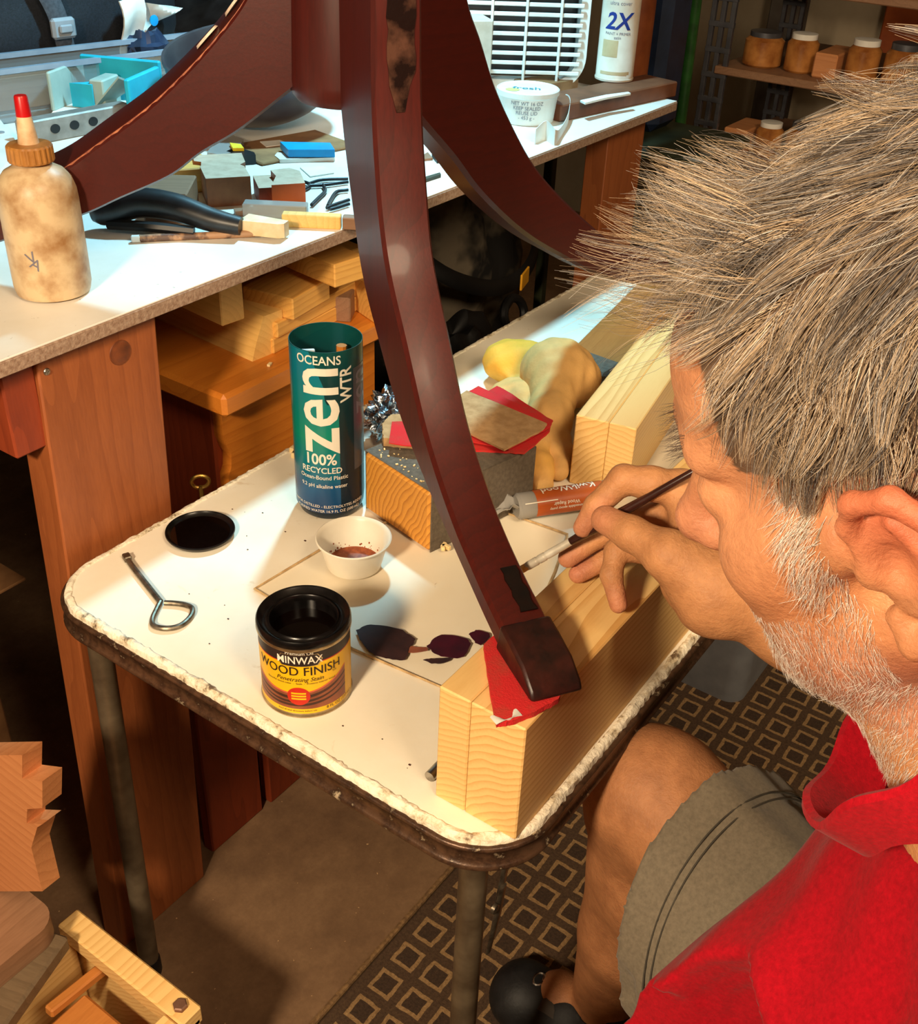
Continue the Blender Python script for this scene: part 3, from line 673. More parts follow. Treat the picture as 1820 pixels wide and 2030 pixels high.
rg_ = thing('rug', 'brown rug with a woven grid of tan squares on the concrete floor', 'rug', (.692, .513, 0))
obj('pile', MB().box((.25, -.80, .004), (2.6, 1.66, .008), .002), M['rug'], rg_)
obj('bound_edge', MB().tube([(-1.05, .036, .0042), (1.55, .036, .0042)], .0041, 8), plain('rug_binding', (150, 116, 76), (110, 82, 54), 200, .9), rg_)
g0 = at(1360, 1375, z=0.008)
gb = thing('storage_bin', 'grey plastic bin standing on the rug behind the table', 'bin', (1.50, .43, .008))
def taper(x, y, h, k, r):
    P0 = rr(-x / 2 * k, x / 2 * k, -y / 2 * k, y / 2 * k, r); P1 = rr(-x / 2, x / 2, -y / 2, y / 2, r)
    Q1 = rr(-x / 2 + .004, x / 2 - .004, -y / 2 + .004, y / 2 - .004, r); Q0 = rr((-x / 2 + .004) * k, (x / 2 - .004) * k, (-y / 2 + .004) * k, (y / 2 - .004) * k, r)
    return MB().loft([[(a, b, 0) for a, b in P0], [(a, b, h) for a, b in P1], [(a, b, h) for a, b in Q1], [(a, b, .006) for a, b in Q0]])
obj('tub', taper(.26, .17, .30, .86, .03), M['grey'], gb)
obj('rim', sweep_ring(dense([np.array(p) for p in rr(-.13, .13, -.085, .085, .03)], .02), [(0, .292), (.008, .292), (.008, .304), (0, .304)]), M['grey'], gb)
# ------------------------------------------------------------------ pine beams, sandpaper, foot support
def beam(name, label, x0, y0, L_, Wd, z0, Hh, az, lams, mats, cat='beam'):
    t = thing(name, label, cat, (x0, y0, z0), R(az)); y = 0
    for k, (w, m) in enumerate(zip(lams, mats)):
        obj('lamination', MB().box((L_ / 2, y + w / 2, Hh / 2), (L_, w - .0003, Hh), .0012), m, t); y += w
    return t
BT = .7155
beam('pine_beam', 'long glued pine beam on the table edge carrying the mahogany foot', .4905, .2645, .60, .075, TZ, BT - TZ, 0.6, (.047, .028), (M['pine'], M['pine_b']))
p0, p1 = at(1142, 822, z=.689), at(1262, 851, z=.689); wv = p0 - p1; w2 = float(np.hypot(wv[0], wv[1])); az2 = math.degrees(math.atan2(-wv[0], wv[1]))
B2 = beam('pine_beam', 'short pine beam beside the man\'s face with its end grain toward the gloves', p1[0], p1[1], .34, w2, TZ, .689 - TZ, max(-6, min(14, az2)), (w2 * .45, w2 * .55), (M['pine_b'], M['pine']))
def sheet(pxs, z, th, mat, name, label, cat, wob=0.0, mtop=None, seed=0):
    P = [at(*q, z=z) for q in pxs]; c = np.mean(P, 0); rng = np.random.default_rng(seed); Q = []
    for i in range(len(P)):
        a, b = P[i] - c, P[(i + 1) % len(P)] - c
        for k in range(6 if wob else 1):
            t = k / 6; q = a + (b - a) * t; Q.append((q[0] + rng.normal() * wob, q[1] + rng.normal() * wob))
    return tag(obj(name, MB().prism(Q, 0, th), mat, loc=(c[0], c[1], z + .0003)), label, cat)
sp_ = sheet([(958, 1288), (966, 1340), (975, 1400), (984, 1443), (1012, 1440), (1060, 1420), (1105, 1396), (1125, 1350), (1040, 1250), (1000, 1250)], BT + .0003, .0048, M['sandred'], 'sandpaper', 'torn red sandpaper folded under the mahogany foot on the pine beam', 'sandpaper', .0003)
mb = MB(); c_ = at(984, 1440, z=BT + .004) - np.array(sp_.location)
c2_ = at(1035, 1422, z=BT + .004) - np.array(sp_.location); d_ = c2_ - c_; n_ = np.array([-d_[1], d_[0], 0]); n_ /= np.linalg.norm(n_)
mb.grid(lambda u, v: tuple(c_ + d_ * u + n_ * (v * .010 * (.5 + .5 * math.sin(u * 7 + 1))) + np.array([0, 0, .0012 + .003 * (1 - v) * (.3 + .7 * u * (1 - u) * 3)])), 12, 4, th=.0006)
obj('torn_flap', mb, M['paper'], sp_)
tag(obj('steel_rod', MB().tube([(0, 0, 0), (.09, 0, 0)], .0046, 16), M['steel'], loc=(.499, .3520, TZ + .0047), rot=(0, 0, R(1))), 'short bright steel rod lying against the near beam', 'rod')

# ------------------------------------------------------------------ open can of stain
cc = at(609, 1362, z=TZ); CR, CH = .0392, .083
th_c = math.atan2(-cc[1], -cc[0])
cn = thing('stain_can', 'small open can of dark wood stain with yellow label', 'can', (cc[0], cc[1], TZ))
obj('body', MB().lathe([(.0375, 0), (.0392, .0006), (.0397, .0022), (.0388, .0040), (.0386, .0050), (.0386, .0735), (.0388, .0745)], 72, cap1=False), M['cantin'], cn)
obj('rim', MB().lathe([(.0386, .0742), (.0396, .0752), (.0401, .0775), (.0398, .0815), (.0388, .083), (.0372, .0822), (.0350, .0785), (.0318, .0780), (.0300, .0790), (.0292, .0805), (.0284, .0800), (.0282, .074), (.0282, .060)], 72, cap0=False, cap1=False), M['canblack'], cn, ang=60)
obj('shoulder_band', MB().lathe([(.0389, .0722), (.0399, .0730), (.0402, .0745), (.0399, .0762)], 72, cap0=False, cap1=False), M['cantin'], cn)
obj('stain_liquid', MB().lathe([(.0284, .064), (.0284, .0655)], 56), M['liquid'], cn)
lm = [M['cyellow'], M['cdark'], M['cred'], M['cbrown'], M['cbrown2'], M['cpink'], M['cantin']]
mb = MB(); r0 = .0387; f0 = th_c - R(104); f1 = th_c + R(78); rr_ = lambda k: r0 + .00006 * k
K = lambda v: (lambda t: v)
cyl_strip(mb, rr_(1), th_c - R(178), th_c + R(178), K(.0052), K(.0640), 90, 0)
cyl_strip(mb, rr_(2), f0, f1, K(.0612), K(.0722), 60, 1)
cyl_strip(mb, rr_(3), f0, f1, K(.0606), K(.0616), 60, 2)
cA, cB = th_c - R(78), th_c + R(56)
top = lambda t: .0270 + .0125 * (2 * t - .85) ** 2
cyl_strip(mb, rr_(2), cA, cB, K(.0105), top, 40, 3)
for k, (b0, b1, amp, w) in enumerate(((.0215, .0235, .010, .0012), (.0170, .0180, .009, .0016), (.0135, .0150, .006, .0012))):
    cyl_strip(mb, rr_(3), cA, cB, (lambda t, b0=b0, amp=amp: max(.0106, b0 + amp * (2 * t - .8) ** 2)), (lambda t, b1=b1, amp=amp, w=w: b1 + amp * (2 * t - .8) ** 2 + w * math.sin(t * PI)), 40, 4)
cyl_strip(mb, rr_(4), cA, cB, top, lambda t: top(t) + .0016, 40, 5)
sc_ = th_c - R(11); sr = .0098; sz = .0250
cyl_strip(mb, rr_(6), sc_ - sr / r0, sc_ + sr / r0, lambda t: sz - math.sqrt(max(0, sr ** 2 - (sr * (2 * t - 1)) ** 2)), lambda t: sz + math.sqrt(max(0, sr ** 2 - (sr * (2 * t - 1)) ** 2)), 24, 2)
for zz in (.0282, .0252, .0222): cyl_strip(mb, rr_(8), sc_ - .0062 / r0, sc_ + .0062 / r0, K(zz - .0009), K(zz + .0009), 8, 0)
pc = th_c - R(8); hw = .0185
def plo(t): x = abs(2 * t - 1); return .0640 - .0056 * min(1, (1 - x) * 5)
def phi_(t): x = abs(2 * t - 1); return .0640 + .0056 * min(1, (1 - x) * 5)
cyl_strip(mb, rr_(6), pc - (hw + .0008) / r0, pc + (hw + .0008) / r0, lambda t: plo(t) - .0006, lambda t: phi_(t) + .0006, 40, 6)
cyl_strip(mb, rr_(7), pc - hw / r0, pc + hw / r0, plo, phi_, 40, 1)
obj('label', mb, lm, cn, fix=False)
mb = LT(); RT = rr_(10)
text_on_cyl(mb, 'MINWAX', .0108, RT, pc, .0640, 0, 0, .86, .012)
text_on_cyl(mb, 'Premium Oil', .0046, RT, pc, .0716, 0, 0)
text_on_cyl(mb, 'WOOD FINISH', .0128, RT, th_c - R(11), .0520, 0, 1, .92, .004, 0, 0)
text_on_cyl(mb, 'Penetrating Stain', .0060, RT, th_c - R(9), .0434, 0, 1, 1, 0, .3)
text_on_cyl(mb, 'Beautiful wood color  -  Seals  -  Protects interior wood', .0027, RT, th_c - R(8), .0392, 0, 1)
text_on_cyl(mb, '8 FL OZ (237 mL)', .0042, RT, th_c + R(46), .0086, 0, 1)
text_on_cyl(mb, 'TM', .0030, RT, th_c + R(36), .0462, 0, 1)
text_on_cyl(mb, 'Read all label directions before use', .0024, RT, th_c - R(14), .0085, 0, 1)
letters(mb, [M['inkw'], M['ink']], cn)

# can lid, opener, cup
cl = at(398, 1061, z=TZ)
ld = thing('can_lid', 'round can lid lying stain side up, coated dark', 'lid', (cl[0], cl[1], TZ))
obj('rim', MB().lathe([(.0270, .0), (.0320, .0005), (.0345, .003), (.0362, .0062), (.0358, .0074), (.0345, .0072), (.0325, .0045), (.0305, .0036)], 56, cap1=False), M['canblack'], ld)
obj('stain_film', MB().lathe([(.0306, .0030), (.0306, .0037)], 56), M['liquid'], ld)
ow = [at(*q, z=TZ + .003) for q in ((252, 1106), (262, 1122), (290, 1158), (318, 1193))]; oc_ = ow[-1].copy()
op = thing('can_opener', 'bent wire paint can opener with a loop handle', 'opener', (oc_[0], oc_[1], TZ))
lp = [at(*q, z=TZ + .003) for q in ((318, 1193), (312, 1205), (302, 1228), (306, 1241), (330, 1246), (358, 1240), (378, 1222), (381, 1206), (366, 1199), (345, 1196), (326, 1195))]
L0 = lambda P: [tuple(p - np.array([oc_[0], oc_[1], TZ])) for p in P]
obj('shank', MB().tube(cr(L0(ow), 5), [.0030] * 16, 10), M['oldsteel'], op)
obj('loop_handle', MB().tube(cr(L0(lp), 5), .0026, 10), M['oldsteel'], op)
hd = L0(ow)
obj('pry_tip', MB().box((0, 0, .0036), (.010, .0075, .0062), .001, Matrix.Translation((hd[0][0], hd[0][1], 0)) @ Matrix.Rotation(math.atan2(hd[1][1] - hd[0][1], hd[1][0] - hd[0][0]), 4, 'Z')), M['oldsteel'], op)
GS = TZ + .0034
cu = at(702, 1118, z=GS)
cp = thing('portion_cup', 'small translucent plastic cup with rusty stain residue', 'cup', (cu[0], cu[1], GS))
obj('wall', MB().lathe([(.0262, 0), (.0275, .0008), (.0350, .0300), (.0378, .0315), (.0382, .0332), (.0370, .0340), (.0358, .0330), (.0338, .0306), (.0264, .0020), (.0255, .0016)], 56, cap1=True), M['cupw'], cp)
rg2 = np.random.default_rng(5); mb = MB(); mb.lathe([(.0268, .0028), (.0268, .0032)], 40)
for k in range(70):
    a = rg2.uniform(0, 2 * PI); z = .0030 + abs(rg2.normal()) * .0035; r = .0268 + (z - .002) * .262 - .0004; s = rg2.uniform(.0006, .0016)
    mb.box((r * math.cos(a), r * math.sin(a), z), (s, s, s * 1.3), .0002, mi=0)
obj('residue', mb, M['residue'], cp); 

# clear sheet with swatches
gl = sheet([(505, 1170), (637, 1091), (780, 1032), (905, 985), (1125, 1062), (1098, 1140), (1086, 1166), (890, 1372), (700, 1290)], TZ, .0032, M['sheet'], 'clear_sheet', 'square clear plastic sheet under the cup, smeared with stain swatches', 'sheet')
ep = [at(*q_, z=TZ) for q_ in ((505, 1170), (637, 1091), (780, 1032), (905, 985), (1125, 1062), (1098, 1140), (1086, 1166), (890, 1372), (700, 1290))]; ec = np.mean(ep, 0)
obj('sheet_edge', MB().tube([(p_[0] - ec[0], p_[1] - ec[1], .0016) for p_ in ep], .0013, 6, closed=True), plain('sheet_edge_tan', (206, 176, 130), (160, 126, 84), 90, .4), gl)
def swatch(pxs, mat, label, seed):
    P = [at(*q, z=GS) for q in pxs]; c = np.mean(P, 0); P2 = cr([tuple((p - c)[:2]) for p in P] + [tuple((P[0] - c)[:2])], 5)[:-1]; rng = np.random.default_rng(seed)
    P2 = [p + rng.normal(size=2) * .0004 for p in P2]
    o = obj('stain_swatch', MB().prism([tuple(p) for p in P2], 0, .0004), M[mat], gl, loc=(c[0] - gl.location[0], c[1] - gl.location[1], .0032)); o['label'] = label
swatch([(706, 1250), (735, 1239), (790, 1247), (822, 1268), (812, 1284), (802, 1308), (772, 1306), (738, 1296), (716, 1272)], 'swA', 'dark brown stain swatch beside the can', 1)
swatch([(845, 1281), (875, 1259), (925, 1267), (930, 1284), (914, 1304), (868, 1299)], 'swB', 'wine-red stain swatch in the middle', 2)
swatch([(928, 1256), (950, 1250), (972, 1260), (954, 1279), (938, 1268)], 'swB', 'smallest wine-red swatch by the leg', 3)
swatch([(812, 1282), (845, 1284), (846, 1290), (812, 1294)], 'cbrown', 'thin brown smear between swatches', 4)
swatch([(838, 1308), (860, 1306), (893, 1304), (888, 1311), (862, 1316)], 'swA', 'faint lower smear', 5)

# ------------------------------------------------------------------ cut water bottle used as a holder
zb = at(656, 999, z=TZ); zt = math.atan2(-zb[1], -zb[0]); ZR, ZH = .0372, .200
zn = thing('cut_bottle', 'teal plastic water bottle with top cut off, holding bits and pieces', 'bottle', (zb[0], zb[1], TZ))
def zmat(name, stops, alpha, rough=.22):
    t = NT(name); tc = t.n('ShaderNodeTexCoord'); sp = t.n('ShaderNodeSeparateXYZ'); t.l(tc.outputs['Object'], sp.inputs[0])
    f = t.math('ADD', t.math('MULTIPLY', sp.outputs[2], 5.0), t.math('MULTIPLY', t.math('SUBTRACT', t.noise(t.obj(), 16, 2), .5), .16))
    t.base(t.ramp(f, [(p, _lin(c)) for p, c in stops])); m = t.set(rough=rough)
    if alpha < 1:
        tr = t.n('ShaderNodeBsdfTransparent'); tr.inputs[0].default_value = (.25, .6, .62, 1); mx = t.n('ShaderNodeMixShader'); mx.inputs[0].default_value = alpha
        t.l(tr.outputs[0], mx.inputs[1]); t.l(t.b.outputs[0], mx.inputs[2]); t.l(mx.outputs[0], t.t.nodes['Material Output'].inputs[0])
    return m
zl = zmat('bottle_label', [(.0, (24, 48, 92)), (.20, (20, 78, 124)), (.36, (8, 112, 122)), (.52, (4, 132, 108)), (.66, (4, 124, 116)), (.85, (8, 116, 136))], 1.0)
zw = zmat('bottle_plastic', [(.0, (22, 40, 60)), (.5, (20, 44, 50)), (.8, (14, 62, 66)), (.95, (12, 84, 84))], .72)
obj('wall', MB().lathe([(.030, .0), (.0335, .003), (.0362, .011), (ZR, .022), (ZR, ZH), (ZR - .0006, ZH), (ZR - .0008, .022), (.033, .006), (.030, .003)], 64), zw, zn)
mb = MB(); RL = ZR + .0002
cyl_strip(mb, RL, zt - R(100), zt + R(17), K(.012), lambda t: (.1995 if t < .62 else .1995 - .0 - .045 * min(1, (t - .62) * 4.5)) - (.012 if t > .8 else 0), 60)
obj('label', mb, zl, zn, fix=False)
mb = MB(); cyl_strip(mb, RL, zt + R(44), zt + R(80), K(.06), K(.178), 12); obj('clear_label_panel', mb, plain('label_grey_panel', (66, 74, 84), (54, 60, 70), 20, .3), zn, fix=False)
mb = LT(); RT = RL + .0002; zx = zt - R(16)
text_on_cyl(mb, 'zen', .078, RT, zx - R(4), .136, PI / 2, 0, .92, .012)
text_on_cyl(mb, 'WTR', .0185, RT, zx + R(47), .163, PI / 2, 0, .92, .018)
text_on_cyl(mb, 'OCEANS', .0135, RT, zx + R(2), .1905, 0, 0, .9, .012)
text_on_cyl(mb, '100%', .0180, RT, zx + R(1), .0778, 0, 0, .9, .02)
text_on_cyl(mb, 'RECYCLED', .0098, RT, zx + R(2), .0648, 0, 0, .95, .012)
text_on_cyl(mb, 'Ocean-Bound Plastic', .0068, RT, zx + R(5), .0560, 0, 0, .95, .006)
text_on_cyl(mb, '9.2 pH alkaline water', .0064, RT, zx + R(5), .0455, 0, 0, .95, .004)
text_on_cyl(mb, 'VAPOR DISTILLED - ELECTROLYTES ADDED', .0046, RT, zx + R(10), .0200, 0, 0)
text_on_cyl(mb, 'PURIFIED WATER 16.9 FL OZ (500 mL)', .0046, RT, zx + R(10), .0142, 0, 0)
text_on_cyl(mb, 'zen', .040, RT, zt + R(60), .150, PI / 2, 1, .92, .006)
letters(mb, [M['inkw'], M['inkgrey']], zn)
def stick(name, label, cat, dx, dy, L_, r, tilt, az, mat, shape='tube', group='bits standing in the cut bottle'):
    T = Matrix.Translation((zb[0] + dx, zb[1] + dy, TZ + .008)) @ Matrix.Rotation(R(az), 4, 'Z') @ Matrix.Rotation(R(tilt), 4, 'Y')
    mb = MB().tube([(0, 0, 0), (0, 0, L_)], r, 10) if shape == 'tube' else MB().box((0, 0, L_ / 2), (r * 2, r * .5, L_), .001)
    o = obj(name, mb, M[mat]); o.matrix_world = T; return tag(o, label, cat, group)
stick('dowel', 'brown dowel end standing in the cut bottle', 'dowel', .016, -.004, .176, .0055, 2, 20, 'chest')
stick('pencil', 'dark pencil standing in the cut bottle beside the dowel', 'pencil', .010, -.016, .172, .0036, 4, -60, 'black')
stick('scraper', 'pale pointed card scraper standing in the cut bottle', 'scraper', -.012, .008, .180, .012, 3, 130, 'paper', 'box')
fo = at(775, 842, z=.63)
tag(obj('foil_ball', blob((.030, .024, .026), 12, .20, (40, 24), 7), M['foil'], loc=(fo[0] + .02, fo[1] + .015, TZ)), 'crumpled silver foil behind the cut bottle', 'foil')

# ------------------------------------------------------------------ grey-sided wood block with sandpaper on top
q0, q1 = at(722, 1009, z=TZ), at(850, 1098, z=TZ); dv = q0 - q1; wB = float(np.hypot(dv[0], dv[1])); azB = math.degrees(math.atan2(-dv[0], dv[1])); hB = .0745
wbk = thing('sanding_block', 'thick pine block faced with grey abrasive, its orange end grain showing', 'block', (q1[0], q1[1], TZ), R(azB))
obj('core', MB().box((.076, wB / 2, hB / 2), (.152, wB - .003, hB - .003), .003), M['fir'], wbk)
mb = MB(); e_ = .0015
mb.box((.0770, wB / 2, hB - .0007), (.1500, wB, .0014), .0006); mb.box((.0770, .0007, hB / 2), (.1500, .0014, hB), .0006); mb.box((.0770, wB - .0007, hB / 2), (.1500, .0014, hB), .0006)
obj('grey_facing', mb, M['greyp'], wbk)
BM = Matrix.Translation((q1[0], q1[1], TZ)) @ Matrix.Rotation(R(azB), 4, 'Z')
def onblock(px, py, z): return at(px, py, z=z)
def slab(pxs, z, th, mat, name, label, cat, tilt=None, group=None, wob=.0004, seed=3):
    o = sheet(pxs, z, th, mat, name, label, cat, wob, None, seed)
    if tilt: o.rotation_euler = tilt
    if group: o['group'] = group
    return o
zT = TZ + hB + .0002
s1 = slab([(757, 868), (762, 850), (775, 838), (850, 836), (905, 850), (880, 893), (800, 889), (760, 885)], zT, .010, M['sandtan'], 'sanding_sponge', 'thick sanding sponge with red face at the left end of the grey block', 'sanding sponge', None, None, .0005)
P = [at(*q, z=zT + .010) - np.array(s1.location) for q in ((771, 880), (777, 838), (850, 836), (905, 850), (880, 890), (800, 885))]
obj('red_face', MB().prism([(p[0], p[1]) for p in P], .0100, .0112), M['sandred'], s1)
zS = zT + .0002
G = 'sandpaper sheets on the grey block'
slab([(858, 840), (985, 768), (1000, 776), (1092, 838), (1090, 860), (1040, 902), (985, 898), (900, 892)], zS, .0022, M['sandred'], 'sandpaper', 'lowest red sandpaper sheet sticking out under the tan stack by the gloves', 'sandpaper', (R(-1.5), R(-1), 0), G)
slab([(868, 812), (948, 766), (1096, 838), (1092, 850), (1010, 893), (900, 868)], zS + .0062, .0012, M['sandred'], 'sandpaper', 'red sandpaper sheet whose right edge borders the tan sheet', 'sandpaper', (R(-1.5), R(-1), 0), G)
slab([(862, 816), (925, 776), (1084, 846), (1078, 856), (1000, 896), (905, 848)], zS + .0098, .0022, M['sandtan'], 'sandpaper', 'topmost sandpaper sheet lying tan back up by the gloves', 'sandpaper', (R(-1.5), R(-1), 0), G)
rg3 = np.random.default_rng(11); mb = MB()
for k in range(46):
    u, v = rg3.uniform(.004, .06), rg3.uniform(.02, wB * .9); s = rg3.uniform(.0012, .0030)
    mb.box((0, 0, 0), (s, s * .6, s * .5), .0002, BM @ Matrix.Translation((u, v, hB + s * .25 + .0001)) @ Matrix.Rotation(rg3.uniform(0, 3), 4, 'Z'))
w_ = tag(obj('wood_chips', mb, M['dust']), 'pale wood chips scattered on the grey block top', 'wood chips', kind='stuff')
def chipm(s, seed):
    r = np.random.default_rng(seed); mb = MB()
    for k in range(3): mb.box((r.normal() * s * .5, r.normal() * s * .5, s * .35), (s * r.uniform(.6, 1.2), s * .6, s * .7), s * .1, Matrix.Rotation(r.uniform(0, 3), 4, 'Z'))
    return mb
p = at(580, 905, z=TZ); tag(obj('wood_chip', chipm(.010, 2), M['dust'], loc=(p[0], p[1], TZ)), 'pale splintered wood chip left of the cut bottle', 'wood chip')
p = at(880, 1083, z=GS); tag(obj('wood_chip', chipm(.007, 4), M['dust'], loc=(p[0], p[1], GS)), 'pale wood chip at the corner of the grey block, beside the mahogany leg', 'wood chip')
rg4 = np.random.default_rng(21); mb = MB()
for k in range(130):
    x, y = rg4.uniform(TX0 + .03, 1.1), rg4.uniform(.37, TY1 - .03); s = abs(rg4.normal()) * .0008 + .0004
    if (.585 < x < .86 and .34 < y < .65) or (.70 < x < .98 and .5 < y < .75) or math.hypot(x - cc[0], y - cc[1]) < .045 or math.hypot(x - cl[0], y - cl[1]) < .04 or (x > .88 and y < .62): continue
    mb.box((x, y, TZ + .0002 + s * .25), (s, s * 1.6, s * .5), 0, None)
tag(obj('table_crumbs', mb, M['cbrown2']), 'dark crumbs and flecks sprinkled over the white table', 'crumbs', kind='stuff')

# ------------------------------------------------------------------ putty tube, grey block, board
ta, tb = at(1012, 1006, z=GS + .0150), at(1200, 978, z=GS + .0150)
tv = tb - ta; Lt = float(np.linalg.norm(tv)); kt = thing('putty_tube', 'clear tube of wood putty with orange label behind the fingers', 'tube', tuple(ta), (0, 0, math.atan2(tv[1], tv[0])))
TR = .0148; X2Z = Matrix(((0, 0, 1, 0), (0, 1, 0, 0), (-1, 0, 0, 0), (0, 0, 0, 1)))
obj('tube_wall', MB().lathe([(.0120, .006), (TR, .009), (TR, Lt), (TR - .001, Lt), (TR - .001, .010)], 36, X2Z), M['acryl'], kt)
mb = MB().lathe([(.004, .012), (TR - .0025, .014), (TR - .0025, Lt - .01)], 28, X2Z); obj('putty_stick', mb, plain('putty', (214, 196, 164), (196, 176, 142), 40, .8), kt)
mb = MB().grid(lambda u, v: (-.026 + .038 * u, (v - .5) * (.026 - .008 * u), .001 + .006 * math.sin(u * 4) + .004 * math.sin(v * 6 + u * 3) + (.004 if u > .6 else -.004)), 10, 8, th=.0012)
obj('torn_wrapper', mb, M['acryl'], kt)
def tube_strip(mb, a0, a1, x0, x1, r, mi):
    V = []; n = 14
    for i in range(n + 1):
        a = a0 + (a1 - a0) * i / n; V += [(x0, r * math.cos(a), r * math.sin(a)), (x1, r * math.cos(a), r * math.sin(a))]
    mb.add(V, [(2 * i, 2 * i + 1, 2 * i + 3, 2 * i + 2) for i in range(n)], mi)
mb = MB(); tube_strip(mb, R(30), R(215), .026, Lt - .004, TR + .0002, 0); tube_strip(mb, R(139), R(143), .012, .05, TR + .0004, 1); tube_strip(mb, R(30), R(58), .026, Lt - .004, TR + .0004, 2)
obj('label', mb, [plain('tube_label', (190, 92, 34), (172, 78, 26), 30, .4), M['inkw'], plain('tube_label_edge', (150, 126, 96), (130, 106, 80), 60, .5)], kt, fix=False)
def text_tube(mb, s, size, x, ang, mi):
    V, F = text_geo(s, size, .01); mb.add([(x - a, (TR + .0006) * math.cos(ang + b / TR * 1), (TR + .0006) * math.sin(ang + b / TR * 1)) for a, b in V], F, mi)
mb = LT(); text_tube(mb, 'KwikWood', .0135, .066, R(86), 0); text_tube(mb, 'Wood Repair', .0055, .060, R(158), 0); text_tube(mb, 'hand kneadable epoxy putty', .0042, .064, R(178), 0)
letters(mb, M['inkw'], kt)
g0, g1 = at(1118, 678, z=.63), at(1237, 720, z=.63); dv = g1 - g0; Lg = float(np.hypot(dv[0], dv[1]))
gk = tag(obj('emery_block', MB().box((Lg / 2, -.024, .012), (Lg, .048, .024), .004), M['greyp'], loc=(g0[0], g0[1], .6063), rot=(0, 0, math.atan2(dv[1], dv[0]))), 'grey sanding block lying on the brown board behind the gloves', 'sanding block')
b0, b1 = at(1145, 680, z=.606), at(1265, 560, z=.606); azb = math.atan2(b1[1] - b0[1], b1[0] - b0[0])
tag(obj('flat_board', MB().box((.215, -.118, .003), (.46, .236, .006), .001), M['board'], loc=(b0[0] - .07, b0[1] - .012, TZ + .0004), rot=(0, 0, azb)), 'brown wooden board lying flat on the far part of the table', 'board')
# ------------------------------------------------------------------ things on the bench
def A(px, py, z=BZ): return at(px, py, z=z)
def bthing(name, label, cat, p, rot=0, group=None): return thing(name, label, cat, (p[0], p[1], p[2]), rot if hasattr(rot, '__len__') else (0, 0, rot), group)
# glue bottle
gp = A(108, 577); tg = math.atan2(-gp[1], -gp[0])
gb_ = bthing('glue_bottle', 'stained squeeze glue bottle with ribbed cap and red tip on the bench corner', 'bottle', gp)
RB = .0362
obj('body', MB().lathe([(.028, 0), (.0345, .0025), (.0362, .010), (.0364, .03), (.0362, .090), (.0355, .100), (.0325, .110), (.0270, .117), (.0190, .1215), (.0150, .124), (.0150, .131)], 56), M['bottlewax'], gb_)
mb = MB(); n = 48; prof = []
V = []; F = []
for j, (r, z) in enumerate([(.0200, .126), (.0208, .1275), (.0205, .1395), (.0190, .1412), (.0095, .1420)]):
    for i in range(n * 2):
        a = PI * i / n; rr2 = r - (.0008 if (i // 2) % 2 and 0 < j < 3 else 0); V.append((rr2 * math.cos(a), rr2 * math.sin(a), z))
for j in range(4):
    for i in range(n * 2): F.append((j * 2 * n + i, j * 2 * n + (i + 1) % (2 * n), (j + 1) * 2 * n + (i + 1) % (2 * n), (j + 1) * 2 * n + i))
F.append(tuple(range(2 * n))[::-1]); F.append(tuple(8 * n + i for i in range(2 * n)))
obj('ribbed_cap', MB().add(V, F), M['caprib'], gb_, ang=20)
obj('nozzle', MB().lathe([(.0095, .1415), (.0088, .146), (.0062, .168), (.0058, .170)], 28), M['tipw'], gb_)
obj('red_tip', MB().lathe([(.0068, .1655), (.0066, .168), (.0058, .182), (.0052, .1832)], 24), M['redcap'], gb_)
mb = MB(); text_on_cyl(mb, 'V', .016, RB + .0006, tg - R(24), .046, .4, 0, 1, .0); text_on_cyl(mb, 'A', .015, RB + .0006, tg - R(20), .040, -.5, 0)
obj('marker_scribble', mb, M['inkgrey'], gb_, smooth=False, fix=False)
# white sheet at the left
pl_ = [A(*q, z=BZ) for q in ((-90, 245), (2, 245), (42, 300), (10, 338), (-60, 420))]
c = np.mean(pl_, 0); wp = bthing('plastic_tray', 'white clipped-corner plastic panel at the left edge of the bench', 'panel', (c[0], c[1], BZ))
obj('panel', MB().prism([(p[0] - c[0], p[1] - c[1]) for p in pl_], 0, .006), M['white'], wp)
h = A(2, 272) - c; obj('grommet', MB().lathe([(.006, .006), (.006, .0072), (.003, .0074)], 16, Matrix.Translation((h[0], h[1], 0))), M['grey'], wp)
# perforated grey tool bar
a_, b_ = A(55, 292), A(205, 262); v = b_ - a_
pb = bthing('metal_bar', 'grey metal bar with dark round holes lying behind the glue bottle', 'bar', a_, math.atan2(v[1], v[0])); Lb = float(np.hypot(v[0], v[1])) + .05
obj('bar', MB().box((Lb / 2, .012, .016), (Lb, .024, .032), .002), plain('dull_zinc', (146, 142, 136), (120, 116, 110), 40, .5, .3), pb)
mb = MB()
for x in (.045, .075, .105): mb.lathe([(.0062, -.0002), (.0062, .0006)], 16, Matrix.Translation((x, 0, .017)) @ Matrix.Rotation(PI / 2, 4, 'X') @ Matrix.Scale(1.2, 4, (1, 0, 0)))
obj('hole', mb, M['black'], pb); 
